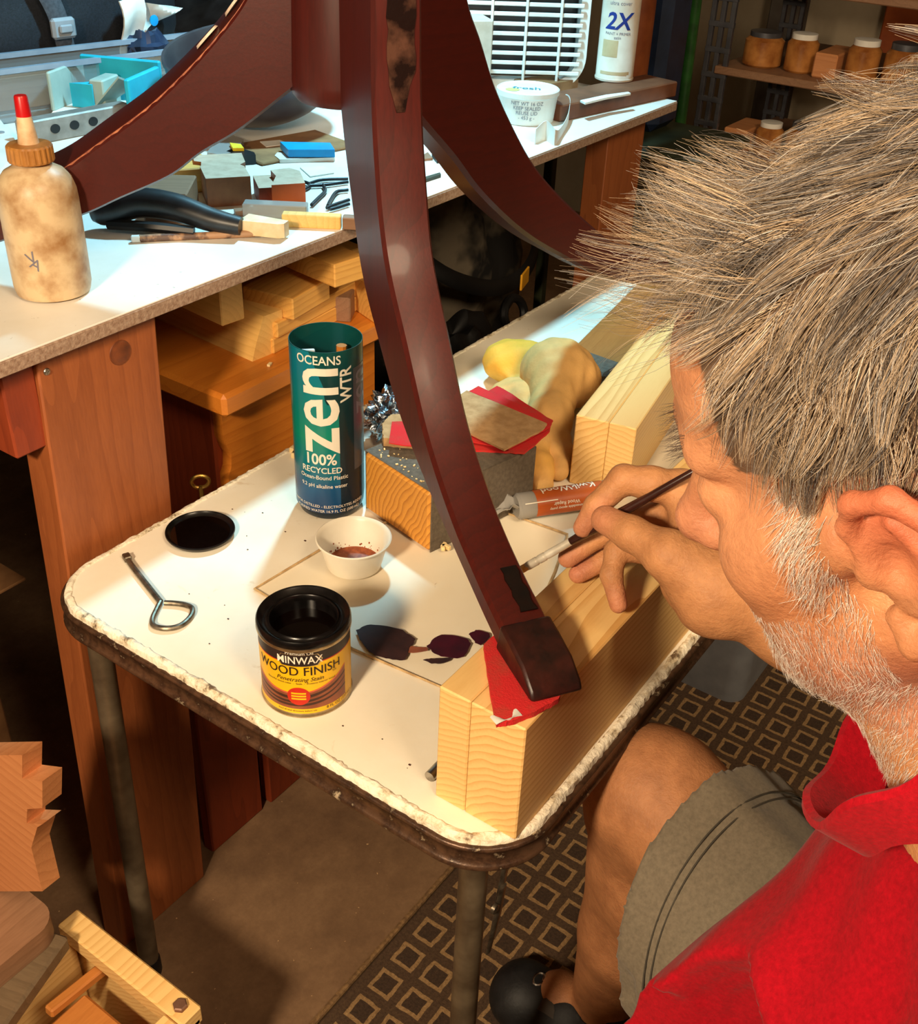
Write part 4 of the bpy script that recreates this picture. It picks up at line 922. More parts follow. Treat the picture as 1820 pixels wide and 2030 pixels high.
# open foam box, turquoise inside
k0, k1 = A(112, 243, BZ), A(210, 253, BZ); v = k1 - k0
fb = bthing('foam_box', 'open pale box with bright turquoise inside behind the glue bottle', 'box', k0, math.atan2(v[1], v[0])); Wf = float(np.hypot(v[0], v[1]))
obj('base', MB().box((Wf / 2 + .02, .05, .008), (Wf + .05, .11, .016), .003), M['paper'], fb)
obj('back_wall', MB().box((Wf / 2 + .02, .10, .045), (Wf + .05, .008, .062), .002), M['cyan'], fb)
obj('side_wall', MB().box((-.003, .05, .042), (.006, .10, .054), .002), M['seafoam'], fb)
obj('side_wall', MB().box((Wf + .040, .05, .042), (.008, .10, .054), .002), M['cyan'], fb)
mb = MB()
mb.prism([(0, 0), (.035, 0), (.03, .024)], .017, .05, Matrix.Translation((.012, .03, 0)));
obj('turquoise_block', mb, M['cyan'], fb); obj('divider', MB().box((Wf / 2 + .012, .06, .036), (.022, .05, .04), .002), M['seafoam'], fb)
obj('flap', MB().grid(lambda u, v: (Wf * .6 + .05 * u, .02 + .05 * v, .018 + .05 * u * (1 - .4 * v)), 6, 6, th=.003), M['seafoam'], fb)
# clear bin
a_, b_ = A(-40, 262), A(330, 205); v = b_ - a_; Lb = float(np.hypot(v[0], v[1])) + .16; az = math.atan2(v[1], v[0])
a_ = a_ + np.array([-math.sin(az), math.cos(az), 0]) * .02
cb = bthing('clear_bin', 'long clear plastic storage bin with a pale rim on the bench', 'bin', a_, az)
hB2 = .072; wB2 = .10
mb = MB(); 
for c_, d_ in (((Lb / 2, .002, hB2 / 2), (Lb, .004, hB2)), ((Lb / 2, wB2, hB2 / 2), (Lb, .004, hB2)), ((.002, wB2 / 2, hB2 / 2), (.004, wB2, hB2)), ((Lb - .002, wB2 / 2, hB2 / 2), (.004, wB2, hB2)), ((Lb / 2, wB2 / 2, .002), (Lb, wB2, .004))): mb.box(c_, d_, .001)
obj('tub', mb, M['clear'], cb)
obj('rim', sweep_ring(dense([np.array(p) for p in rr(0, Lb, 0, wB2, .01)], .05), [(-.004, hB2 - .005), (.004, hB2 - .005), (.004, hB2 + .002), (-.004, hB2 + .002)]), plain('bin_rim', (140, 152, 166), (120, 134, 150), 20, .3), cb)
ux = np.array([math.cos(az), math.sin(az), 0]); uy = np.array([-math.sin(az), math.cos(az), 0])
def inbin(x, y, z): return tuple(np.array(a_) + ux * x + uy * y + np.array([0, 0, z]))
tag(obj('plywood_strip', MB().box((0, 0, .0225), (.30, .02, .045), .001), M['dullwood'], loc=inbin(.20, .06, .005), rot=(0, 0, az)), 'brown plywood strip lying inside the clear bin', 'strip')
tag(obj('sanding_belt', MB().box((0, 0, .015), (.20, .05, .030), .004), M['dullwood'], loc=inbin(.40, .055, .005), rot=(0, 0, az)), 'dull brown pad at the right end inside the clear bin', 'pad')
# black tool bag
bg = A(150, 128, BZ + .10); bgc = np.array([1.14, 1.64, BZ])
tb_ = bthing('tool_bag', 'large black nylon tool bag with grey buckle behind the clear bin', 'bag', bgc, R(-6))
obj('body', blob((.27, .10, .15), 3, .05, (56, 32), 3, 3.2), M['blackcloth'], tb_)
obj('strap', MB().tube(cr([(-.04, -.085, .215), (-.025, -.112, .16), (-.010, -.116, .12), (.0, -.112, .07)], 6), .016, 8, flat=.2, up=(0, 1, 0)), plain('grey_webbing', (70, 72, 78), (54, 56, 62), 200, .8), tb_)
obj('buckle', MB().box((-.006, -.122, .10), (.040, .012, .030), .004).box((-.006, -.130, .10), (.022, .006, .012), .002), M['grey'], tb_)
obj('handle', MB().tube(cr([(-.15, -.03, .26), (-.10, -.05, .31), (0, -.055, .325), (.10, -.05, .31), (.15, -.03, .26)], 6), .012, 10), M['black'], tb_)
obj('trim', MB().tube(cr([(-.235, -.03, .10), (-.19, -.075, .16), (-.12, -.092, .20), (0, -.098, .21), (.12, -.092, .20), (.20, -.07, .16)], 6), .005, 8), M['navy'], tb_)
# plastic wrap, bag clip
wr = A(338, 112, BZ + .06)
pw = bthing('plastic_wrap', 'crumpled white and blue plastic wrapper beside the tool bag', 'wrapper', (wr[0] + .03, wr[1] + .09, BZ))
wm = np.random.default_rng(3)
obj('left_wing', MB().grid(lambda u, v: (-.045 * u, .01 * math.sin(v * 6), .03 + .11 * v + .01 * math.sin(u * 5)), 8, 10, th=.003, nrm=(0, 1, 0)), M['white'], pw)
obj('right_wing', MB().grid(lambda u, v: (.075 * u, .012 * math.sin(u * 5 + v * 3), .075 + .05 * v * (1 - u) + .035 * u), 10, 8, th=.003, nrm=(0, 1, 0)), M['white'], pw)
obj('blue_print', MB().lathe([(.008, 0), (.0085, .002), (.004, .003)], 14, Matrix.Translation((.012, -.010, .098)) @ Matrix.Rotation(PI / 2, 4, 'X')), M['bluepl'], pw)
obj('base_lump', blob((.04, .03, .035), 8, .15, (24, 14), 6), M['navy'], pw)
pd = A(400, 60, BZ + .05); c = np.array([pd[0], pd[1], 0])
pn = bthing('steel_dish', 'bluish steel dish tilted at the back of the bench', 'dish', (1.56, 1.66, BZ))
obj('dish', MB().lathe([(.02, 0), (.07, .004), (.085, .018), (.088, .022), (.084, .020), (.068, .008), (.02, .005)], 40, Matrix.Translation((0, 0, .05)) @ Matrix.Rotation(R(-24), 4, 'Y')), plain('blued_steel', (96, 120, 150), (66, 84, 110), 20, .3, .7), pn)
obj('foot_ring', MB().lathe([(.05, 0), (.052, .03), (.046, .03)], 30), M['grey'], pn)
# grey bowl
bw = np.array([1.200, 1.190, BZ])
bo = bthing('mixing_bowl', 'dark grey bowl half hidden behind the mahogany hub', 'bowl', bw)
TM = Matrix.Translation((0, 0, .010)) @ Matrix.Rotation(R(-9), 4, 'Y') @ Matrix.Rotation(R(4), 4, 'X')
pr_ = [(.126 * math.sin(a), .090 - .090 * math.cos(a)) for a in np.linspace(.05, PI / 2, 16)]
obj('shell', MB().lathe(pr_ + [(.128, .092), (.128, .097), (.124, .096)] + [(.122 * math.sin(a), .090 - .086 * math.cos(a)) for a in np.linspace(PI / 2, .05, 12)], 56, TM), M['bowl'], bo)
# wood pieces on the bench
def bblock(name, label, px, size, az, mat, z=BZ, poly=None, cat='wood block', group='wood pieces on the bench', ends=None):
    p = A(*px, z=z)
    if poly is None: mb = MB().box((size[0] / 2, size[1] / 2, size[2] / 2), size, .0015)
    else: mb = MB().prism(poly, 0, size[2])
    return tag(obj(name, mb, M[mat] if isinstance(mat, str) else mat, loc=(p[0], p[1], z + .0002), rot=(0, 0, R(az))), label, cat, group)
M['blk'] = plain('cut_block_side', (166, 98, 54), (140, 78, 40), 40, .6); M['blkt'] = plain('cut_block_top', (196, 168, 142), (180, 150, 124), 60, .7)
def two_tone(o, top): 
    o.data.materials.append(top)
    for p in o.data.polygons:
        if p.normal.z > .8: p.material_index = 1
    return o
two_tone(bblock('notched_block', 'notched wood block with pale top and brown front beside the black wires', (500, 406), (0, 0, .034), -36, 'blk', poly=[(-.052, 0), (0, 0), (.0, .042), (-.004, .050), (.004, .060), (.006, .10), (-.054, .10), (-.056, .075), (-.048, .07), (-.050, .055), (-.052, .05)]), M['blkt'])
two_tone(bblock('curved_block', 'curved brown wood cut-off right of the notched block', (607, 413), (0, 0, .030), -36, 'trimw', poly=[(-.040, 0), (0, 0), (.004, .05), (-.006, .065), (-.030, .06), (-.028, .035)]), M['blkt'])
two_tone(bblock('small_block', 'small square cut-off between the notched and curved blocks', (545, 408), (0, 0, .022), -36, 'redwood', poly=[(-.018, 0), (.006, 0), (.008, .05), (-.016, .052)]), M['blkt'])
bblock('thin_board', 'thin dark board lying under the notched block', (610, 420), (.0, .0, .006), -36, 'dullwood', poly=[(-.085, 0), (0, 0), (.0, .012), (-.085, .012)])
bblock('wood_corner', 'pale wood block half hidden under the left mahogany leg', (395, 404), (.05, .075, .034), 128, 'dullwood')
bblock('wood_corner', 'second pale block behind, touching the left mahogany leg', (405, 352), (.05, .06, .030), 150, 'offcut')
cardb = bblock('card_scrap', 'flat brown cardboard scrap behind the wood blocks', (520, 330), (.16, .10, .004), -12, 'card', cat='cardboard', group=None)
# clear stick & blocks near the edge
s0, s1 = A(478, 438), A(655, 446); v = s1 - s0; az = math.atan2(v[1], v[0]); Ls = float(np.hypot(v[0], v[1]))
cs = bthing('clear_bar', 'clear plastic bar lying on the bench in front of the wood blocks', 'bar', s0, az)
obj('bar', MB().box((Ls * .36, .020, .0085), (Ls * .72, .018, .016), .001), M['acryl'], cs)
bl = bthing('wood_stick', 'square pale stick beside the clear bar by the mahogany leg', 'stick', A(560, 449), az)
obj('stick', MB().box((.0335, .004, .0075), (.067, .014, .015), .001), M['offcut2'], bl)
obj('end_piece', MB().box((.0790, .004, .0072), (.020, .014, .014), .001), M['dullwood'], bl)
# black grip with wooden handle
g0, g1 = A(182, 432, BZ + .014), A(478, 452, BZ + .012)
v = g1 - g0; ghl = bthing('black_grip_tool', 'tool with a black curved grip and a wooden blade lying on the bench', 'tool', (g0[0], g0[1], BZ), math.atan2(v[1], v[0])); Lg2 = float(np.hypot(v[0], v[1]))
gr = cr([(0, .000, .016), (.02, .004, .022), (Lg2 * .30, .012, .030), (Lg2 * .55, .012, .027), (Lg2 * .8, .004, .018), (Lg2, 0, .014)], 6); rad = np.interp(np.linspace(0, 1, len(gr)), [0, .08, .3, .6, .85, 1], [.006, .013, .017, .0155, .0125, .010])
obj('grip', MB().tube(gr, list(np.minimum(rad, np.array(gr)[:, 2] - .0005)), 16), M['blackrub'], ghl)
obj('guard', MB().tube(cr([(Lg2 * .12, -.006, .010), (Lg2 * .4, -.012, .012), (Lg2 * .7, -.010, .009)], 5), .006, 8), M['black'], ghl)
w0, w1 = A(484, 446, BZ + .010), A(566, 458, BZ + .010); v2 = w1 - w0
rl = math.atan2(v2[1], v2[0]) - math.atan2(v[1], v[0]); cz, sz_ = math.cos(-ghl.rotation_euler[2]), math.sin(-ghl.rotation_euler[2]); dx, dy = w0[0] - g0[0], w0[1] - g0[1]
obj('wooden_blade', MB().prism([(0, -.012), (float(np.hypot(v2[0], v2[1])) - .006, -.007), (float(np.hypot(v2[0], v2[1])), -.003), (float(np.hypot(v2[0], v2[1])), .009), (0, .013)], 0, .016), plain('cream_wood', (246, 218, 176), (232, 196, 148), 60, .6), ghl, loc=(dx * cz - dy * sz_, dx * sz_ + dy * cz, .003), rot=(0, 0, rl))
# flat brush with spotted handle
f0, f1 = A(277, 473, BZ + .004), A(512, 463, BZ + .004); v = f1 - f0; Lf = float(np.hypot(v[0], v[1]))
fbk = bthing('spotted_stick', 'thin paint-spotted stick in front of the black grip tool', 'stick', (f0[0], f0[1], BZ), math.atan2(v[1], v[0]))
obj('stick', MB().tube([(0, 0, .0042), (Lf * .97, 0, .0042)], .0040, 12), plain('spotted_wood', (176, 134, 100), (90, 66, 54), 60, .5, stops=(.45, .58)), fbk)
obj('white_tip', MB().box((-.004, 0, .004), (.010, .007, .007), .001), M['white'], fbk); obj('end_ferrule', MB().lathe([(.0042, 0), (.0044, .006), (.003, .009)], 14, Matrix.Translation((Lf * .97, 0, .0044)) @ X2Z), M['steel'], fbk)
# black wire tools
def wires(seed, name, label, pts, z=BZ):
    t = bthing(name, label, 'tool', A(*pts[0][0], z=z), 0, 'black wire tools on the bench'); o0 = np.array(t.location)
    for P in pts:
        Q = [tuple(A(*q, z=z) - o0 + np.array([0, 0, .0036])) for q in P]; obj('wire_arm', MB().tube(cr(Q, 5), .0022, 8), M['blackrub'], t)
    return t
wires(1, 'wire_clamp', 'black wire clamp with looped ends right of the curved block', [[(590, 374), (600, 366), (615, 372), (604, 380), (592, 376)], [(612, 370), (640, 362), (690, 360)], [(612, 374), (645, 372), (690, 366)], [(640, 372), (645, 384), (632, 398), (618, 412)]])
wires(2, 'wire_clamp', 'black bent wire clamp nearest the front mahogany leg', [[(690, 382), (668, 386), (656, 402), (650, 414)], [(692, 402), (668, 410), (648, 418)], [(692, 410), (670, 417), (655, 421)]])
# blue plastic and other scraps
def flat(name, label, pxs, th, mat, z=BZ, cat='scrap', group='plastic scraps on the bench'):
    P = [A(*q, z=z) for q in pxs]; c = np.mean(P, 0)
    return tag(obj(name, MB().prism([(p[0] - c[0], p[1] - c[1]) for p in P], 0, th), M[mat], loc=(c[0], c[1], z + .0003)), label, cat, group)
flat('plastic_plate', 'bright blue plastic plate on the bench behind the wood blocks', [(556, 296), (655, 298), (664, 312), (572, 312)], .010, 'bluepl', BZ + .0062)
flat('plastic_strip', 'long pale strip under the bright blue plate', [(545, 316), (550, 310), (664, 312), (664, 320), (555, 324)], .005, 'white', BZ)
flat('plastic_strip', 'short white strip left of the bright blue plate', [(516, 288), (555, 285), (575, 292), (528, 298)], .005, 'white', BZ + .0)
flat('paper_scrap', 'white paper scrap above the black wires', [(595, 334), (640, 331), (662, 345), (615, 352)], .0015, 'paper', BZ)
flat('plastic_wrap', 'crumpled clear and yellowish film at the left of the pile', [(412, 320), (430, 296), (455, 282), (484, 294), (470, 318), (440, 326)], .012, 'acryl', BZ, 'film')
flat('yellow_band', 'small yellow band on the crumpled film', [(456, 289), (478, 292), (484, 300), (462, 300)], .004, 'gloveyel', BZ + .0125, 'band')
flat('black_clip', 'small black clip behind the notched block', [(450, 318), (470, 309), (505, 320), (508, 326), (480, 328)], .012, 'black', BZ, 'clip')
flat('washer_strap', 'pale plastic strap tip left of the notched block', [(398, 333), (425, 326), (428, 334), (404, 342)], .006, 'white', BZ, 'strap')
flat('threaded_rod', 'short black threaded rod end left of the notched block', [(398, 350), (413, 349), (415, 378), (398, 380)], .012, 'black', BZ, 'rod')
flat('flat_pencil', 'dark flat pencil lying between the front and right mahogany legs', [(838, 358), (872, 348), (874, 352), (840, 363)], .004, 'olive', BZ, 'pencil')
flat('rubber_stopper', 'small black stopper between the front and right mahogany legs', [(856, 312), (866, 308), (880, 316), (882, 322), (866, 324)], .010, 'black', BZ, 'knob')
flat('wood_scrap', 'light wood scrap between the front and right mahogany legs', [(838, 312), (848, 306), (858, 318), (840, 320)], .003, 'dullwood', BZ)
# lidded tub, tape roll strip
tu = A(1043, 238); tb2 = bthing('lidded_tub', 'white lidded tub with grey print on the bench', 'tub', tu); tt = math.atan2(-tu[1], -tu[0])
obj('tub', MB().lathe([(.040, 0), (.042, .002), (.0465, .042)], 48), M['white'], tb2)
obj('lid', MB().lathe([(.0475, .040), (.0485, .041), (.0485, .0475), (.0465, .049), (.0450, .0475)], 48), M['white'], tb2)
mb = MB(); text_flat(mb, 'fresh', .022, Matrix.Translation((-.004, .0, .0482)) @ Matrix.Rotation(tt + PI / 2, 4, 'Z'), 0, 1, .01); mb.lathe([(.011, .0478), (.011, .0481)], 16, Matrix.Translation((-.026, .012, 0)), 1)
obj('lid_print', mb, [plain('print_teal', (60, 130, 140), (50, 116, 126), 30, .5), plain('print_lemon', (206, 200, 120), (196, 186, 100), 30, .5)], tb2, smooth=False)
mb = LT()
for i, z in enumerate((.034, .027, .020, .013)): text_on_cyl(mb, ('NET WT 16 OZ', 'KEEP SEALED', 'REUSE LID', '- 453 g -')[i], .0075, .0474 - .0046 * (.042 - z) / .042 + .0004, tt, z, 0, 0)
letters(mb, M['inkgrey'], tb2)
pr1 = [A(*q) for q in ((1062, 282), (1082, 274), (1100, 284), (1112, 270), (1126, 246), (1128, 226), (1118, 216), (1100, 222))]
c = np.mean(pr1, 0); tg_ = bthing('paper_curl', 'curled white paper strip beside the lidded tub', 'paper', (c[0] - .012, c[1] - .006, BZ))
Pq = cr([tuple(p - c) for p in pr1], 5); mb = MB().loft([[(p[0], p[1], .0002), (p[0], p[1], .022 + .006 * math.sin(i * .3)), (p[0] + .001, p[1] + .001, .022 + .006 * math.sin(i * .3)), (p[0] + .001, p[1] + .001, .0002)] for i, p in enumerate(Pq)]); obj('strip', mb, M['paper'], tg_)
# brown board along the front
w0, w1 = A(1110, 243), A(1340, 192); v = w1 - w0
tag(obj('brown_board', MB().box((float(np.hypot(v[0], v[1])) / 2, .035, .0125), (float(np.hypot(v[0], v[1])), .07, .025), .002), plain('brown_board', (120, 72, 46), (100, 58, 36), 30, .6), loc=(w0[0], w0[1], BZ + .0002), rot=(0, 0, math.atan2(v[1], v[0]))), 'long brown board lying along the front of the bench at its far end', 'board')
def slim(name, label, pxs, mat, z, cat): return flat(name, label, pxs, .003, mat, z, cat, None)
BB = BZ + .0253
# box fan
fp0, fp1 = A(952, 178), A(1166, 172); 
fw = .56; fh = .56; fpos = np.array([1.86, 1.045, BZ]); faz = math.atan2(-.44, .90)
fn0 = A(1160, 170); 
q_ = at(1163, 165, z=BZ + .012)
vdir = np.array([-.62, .785]); vdir /= np.linalg.norm(vdir)      # the fan's width runs back across the bench
fan = bthing('box_fan', 'white box fan with horizontal grille bars standing on the bench', 'fan', (q_[0] - .01, q_[1], BZ), math.atan2(vdir[1], vdir[0]))
obj('frame', sweep_ring(dense([np.array(p) for p in rr(0, fw, 0, fh, .055, 10)], .03), [(-.016, 0), (0, 0), (0, .10), (-.016, .10)]), M['white'], fan).matrix_local = Matrix(((1, 0, 0, 0), (0, 0, -1, .0), (0, 1, 0, 0), (0, 0, 0, 1)))
bar = None
nb = 34
for i in range(nb):
    z = .030 + i * (fh - .06) / (nb - 1); ins = .012 if .05 < z < fh - .05 else .030
    if bar is None:
        bar = obj('grille_bar', MB().box((fw / 2, 0, 0), (fw - .024, .004, .0062), .001), M['white'], fan, loc=(0, .008, z))
    else: 
        b = dup_child(bar, fan, (0, .008, z))
    
for k in range(9): obj('grille_rib', MB().box((.05 + k * .0575, .012, fh / 2), (.0045, .004, fh - .03), .001), M['white'], fan)
obj('dark_interior', MB().box((fw / 2, -.055, fh / 2), (fw - .034, .06, fh - .034), .01), plain('fan_dark', (60, 56, 54), (40, 38, 38), 14, .7), fan)
bb_ = A(948, 172); tag(obj('card_box', MB().box((0, 0, .06), (.07, .06, .12), .002), M['beigebox'], loc=(1.575, 1.085, BZ + .0002), rot=(0, 0, R(-38))), 'small beige card box in front of the fan, behind the mahogany leg', 'box')
# spray can
sp = A(1213, 182, BB); sp = np.array([1.760, .905, BB]); ts = math.atan2(-sp[1], -sp[0])
sc = bthing('spray_can', 'tall white spray can standing right of the fan on the brown board', 'spray can', sp)
obj('body', MB().lathe([(.030, 0), (.0325, .001), (.0330, .004), (.0318, .006), (.0318, .165), (.0330, .168), (.0322, .172), (.026, .184), (.016, .190)], 48), plain('white_can', (226, 212, 194), (206, 186, 164), 18, .35), sc)
obj('cap', MB().lathe([(.0322, .172), (.0322, .215), (.030, .220)], 40), M['white'], sc)
mb = LT(); text_on_cyl(mb, '2X', .036, .0321, ts - R(6), .094, 0, 0, 1, .022, .2); text_on_cyl(mb, 'ultra cover', .0085, .0321, ts - R(2), .122, 0, 1); text_on_cyl(mb, 'PAINT + PRIMER', .0062, .0321, ts - R(2), .076, 0, 1); text_on_cyl(mb, 'satin', .0066, .0321, ts - R(2), .070, 0, 1)
letters(mb, [M['inkblue'], M['inkgrey']], sc)
mb = MB(); cyl_strip(mb, .03205, ts - R(48), ts + R(2), K(.040), K(.066), 12); obj('print_panel', mb, plain('print_tan2', (206, 180, 140), (190, 162, 120), 30, .4), sc, fix=False); mb = MB(); cyl_strip(mb, .03205, ts - R(48), ts + R(48), K(.012), K(.017), 16); obj('print_panel', mb, plain('print_tan', (206, 180, 140), (190, 162, 120), 30, .4), sc, fix=False)
p = A(1243, 190, BB); slim('paper_label', 'white paper label lying before the spray can', [(1150, 203), (1200, 192), (1245, 186), (1250, 189), (1200, 198), (1160, 208)], 'paper', BB, 'label')
wp_ = A(1130, 180); tag(obj('wood_wedge', MB().prism([(0, 0), (.10, -.02), (.11, .03), (.02, .06)], 0, .018), M['card'], loc=(1.645, .985, BZ + .0002)), 'brown wood wedge under the corner of the fan', 'wedge')
# things beyond the spray can
tag(obj('orange_canister', MB().lathe([(.034, 0), (.036, .004), (.036, .31), (.030, .335), (.012, .345)], 32), M['orange'], loc=(1.985, at(1256, 60, x=1.985)[1], .7102)), 'orange canister standing just behind the spray can', 'canister')
sh0 = thing('stand_shelf', 'low olive metal stand holding the navy case beyond the bench end', 'stand', (1.98, .92, 0))
obj('shelf', MB().box((.08, .06, .70), (.24, .36, .02), .003), M['olive'], sh0)
for sx in (-.02, .18):
    for sy in (-.09, .21): obj('leg', MB().box((sx, sy, .345), (.02, .02, .69), .002), M['olive'], sh0)
tag(obj('navy_case', MB().box((0, 0, .20), (.11, .085, .40), .018), M['navy'], loc=(2.10, at(1308, 60, x=2.10)[1], .7102)), 'navy blue case standing upright beyond the end of the bench', 'case')
gq = at(1366, 90, x=2.22)
tag(obj('green_pole', MB().tube([(0, 0, 0), (-.012, .02, 1.35)], .012, 14), M['green'], loc=(gq[0] + .02, gq[1] - .010, .0001)), 'green metal pole leaning beside the navy case', 'pole')

# ------------------------------------------------------------------ far storage rack, wall and trim
rk = thing('storage_rack', 'grey slotted metal storage rack full of jars and wood in the far corner', 'rack', (2.34, .86, 0))
_rg = {}
def slotted(x, y, lean):
    mb = MB(); 
    for dx in (-.022, 0, .022): mb.box((x, y + dx, .75), (.011, .010, 1.5), .001)
    p_ = obj('post', mb, M['rackgrey'], rk)
    for i in range(30):
        if 'rung' in _rg: dup_child(_rg['rung'], p_, (x, y, .03 + i * .05))
        else: _rg['rung'] = obj('rung', MB().box((0, 0, 0), (.012, .056, .011), .001), M['rackgrey'], p_, loc=(x, y, .03 + i * .05))
for x, y in ((0, .105), (0, -.36), (.42, .105), (.42, -.36)): slotted(x, y, 0)
SH = (.18, .47, .62, .80, .97)
for z in SH: obj('shelf', MB().box((.21, -.127, z - .008), (.44, .46, .016), .002), M['dullwood'], rk)
rgx = np.random.default_rng(8)
jn = 0
for si, z in enumerate(SH[1:]):
    y = .86 + .075
    row = 0
    while y > .60:
        w = rgx.uniform(.028, .045); h = rgx.uniform(.06, .11)
        place = ('nearest the slotted post', 'second from the slotted post', 'third from the slotted post', 'fourth from the slotted post', 'fifth from the slotted post', 'sixth from the slotted post')[min(row, 5)]
        shelf_ = ('lowest', 'second', 'third', 'top')[si]
        if (row + si) % 3 == 1:
            o = tag(obj('wood_block', MB().box((0, 0, h * .35), (.12, w * 1.7, h * .7), .003), M['offcut'] if row % 2 else M['jigwood'], loc=(2.43, y - w * .85, z + .0003)), f'wood block on the {shelf_} visible rack shelf, {place}', 'wood block', 'things on the far rack')
            y -= w * 1.7 + .006
        else:
            t = thing('jar', f'amber jar on the {shelf_} visible rack shelf, {place}', 'jar', (2.41, y - w, z + .0003), 0, 'things on the far rack')
            obj('glass', MB().lathe([(w * .85, 0), (w * .95, .004), (w * .95, h * .75), (w * .7, h * .88)], 20), M['jarglass'], t); obj('lid', MB().lathe([(w * .76, h * .86), (w * .76, h), (w * .6, h * 1.01)], 20), M['white'] if row % 2 else M['rackgrey'], t)
            y -= 2 * w + .006
        row += 1
c_ = at(1600, 120, x=3.47); c2 = at(1690, 120, x=3.47)
tr = struct('trim_1', MB().box((3.47, .86, 1.2), (.06, .16, 2.4), .004), M['trimw'])
tr2 = struct('door_1', MB().box((3.485, .42, 1.02), (.03, .74, 2.04), .004), plain('dark_door', (44, 34, 26), (34, 26, 20), 10, .6))
pst = struct('trim_2', MB().box((3.45, 1.22, 1.2), (.09, .09, 2.4), .004), plain('grey_post', (96, 88, 80), (80, 72, 66), 10, .7))

# ------------------------------------------------------------------ lower left: notched bracket, planks, crate
def yz(pxs, x): return [at(*q, x=x) for q in pxs]
XJ = .335
jp = yz([(-40, 1497), (44, 1497), (44, 1543), (84, 1549), (84, 1602), (54, 1604), (53, 1620), (53, 1632), (84, 1634), (74, 1640), (62, 1680), (84, 1767), (-40, 1767)], XJ)
cr_ = thing('parts_crate', 'open pale wooden crate with a bolt in its rim, lower left', 'crate', (.10, .40, 0))
cz = .245
def edge(a, b, w, h, name='rail'):
    a, b = np.array(a), np.array(b); d = b - a; L_ = float(np.linalg.norm(d)); T = frame(tuple(a), tuple(d), ez=(0, 0, 1)); return obj(name, MB().box((L_ / 2, 0, 0), (L_, w, h), .002, T), M['pine_b'], cr_)
X1, Y0_, Y1_ = .392 - .10, .545 - .40, .735 - .40
X0 = -.16
edge((X1 - .012, Y0_, cz - .012), (X1 - .012, Y1_, cz - .012), .026, .024, 'rim_rail'); edge((X0, Y0_ + .012, cz - .0121), (X1 - .026, Y0_ + .012, cz - .0121), .024, .024, 'rim_rail')
for nm, a, b in (('side', (X1 - .008, Y0_, .116), (X1 - .008, Y1_, .116)),): edge(a, b, .012, .228, 'side')
edge((X0, Y0_ + .006, .116), (X1 - .016, Y0_ + .006, .116), .012, .228, 'side'); edge((X0, Y1_ - .006, .116), (X1 - .016, Y1_ - .006, .116), .012, .228, 'side')
obj('bottom', MB().box(((X0 + X1) / 2, (Y0_ + Y1_) / 2, .006), (X1 - X0 - .02, Y1_ - Y0_ - .02, .010), .001), M['pallet'], cr_)
obj('hex_bolt', MB().lathe([(.0075, 0), (.0075, .004), (.006, .005)], 6, Matrix.Translation((X1 - .012, Y0_ + .016, cz))), plain('bolt_brown', (128, 92, 74), (104, 72, 56), 40, .5, .4), cr_)
bx2 = thing('brown_carton', 'orange-brown folded carton lying in the wooden crate', 'carton', (.30, .655, .012), R(0))
obj('panel', MB().box((-.03, -.035, .105), (.15, .10, .19), .003), M['board'], bx2)
obj('flap', MB().box((.02, .022, .206), (.07, .012, .012), .002, Matrix.Rotation(R(6), 4, 'Y')), M['board'], bx2)
pk = [at(*q, z=.285) for q in ((0, 1905), (165, 1835), (170, 1890), (0, 2010))]
tag(obj('grey_plank', MB().box((0, 0, 0), (.30, .055, .020), .003), M['pallet'], loc=(.205, .675, .262), rot=(0, 0, R(18))), 'weathered greenish plank lying across the crate', 'plank', 'weathered planks at lower left')
tag(obj('grey_plank', MB().box((0, 0, 0), (.30, .05, .020), .003), M['pallet'], loc=(.20, .735, .262), rot=(0, 0, R(18))), 'darker weathered plank behind the greenish one on the crate', 'plank', 'weathered planks at lower left')
rp = thing('slotted_board', 'dull board with a rounded end and black slot under the notched bracket', 'board', (.255, .745, .2725))
obj('board', MB().prism([(p[0], p[1]) for p in rr(-.20, .100, -.045, .045, .025, 6)], 0, .028), M['dullwood'], rp)
obj('slot', MB().prism([(p[0], p[1]) for p in rr(-.03, .020, -.020, -.008, .005, 4)], .0281, .0288), M['black'], rp)
c = np.mean(jp, 0); zlow = min(p[2] for p in jp); dz = .3010 - zlow
P2 = [(p[1] - c[1], p[2] - zlow) for p in jp]
mb = MB().prism(P2, 0, .020, Matrix(((0, 0, 1, 0), (1, 0, 0, 0), (0, 1, 0, 0), (0, 0, 0, 1))))
tag(obj('notched_bracket', mb, M['jigwood'], loc=(XJ, c[1], zlow)), 'pale notched wooden bracket standing at the lower left edge', 'bracket')
print('BR', zlow, c, [tuple(np.round(p, 3)) for p in jp])
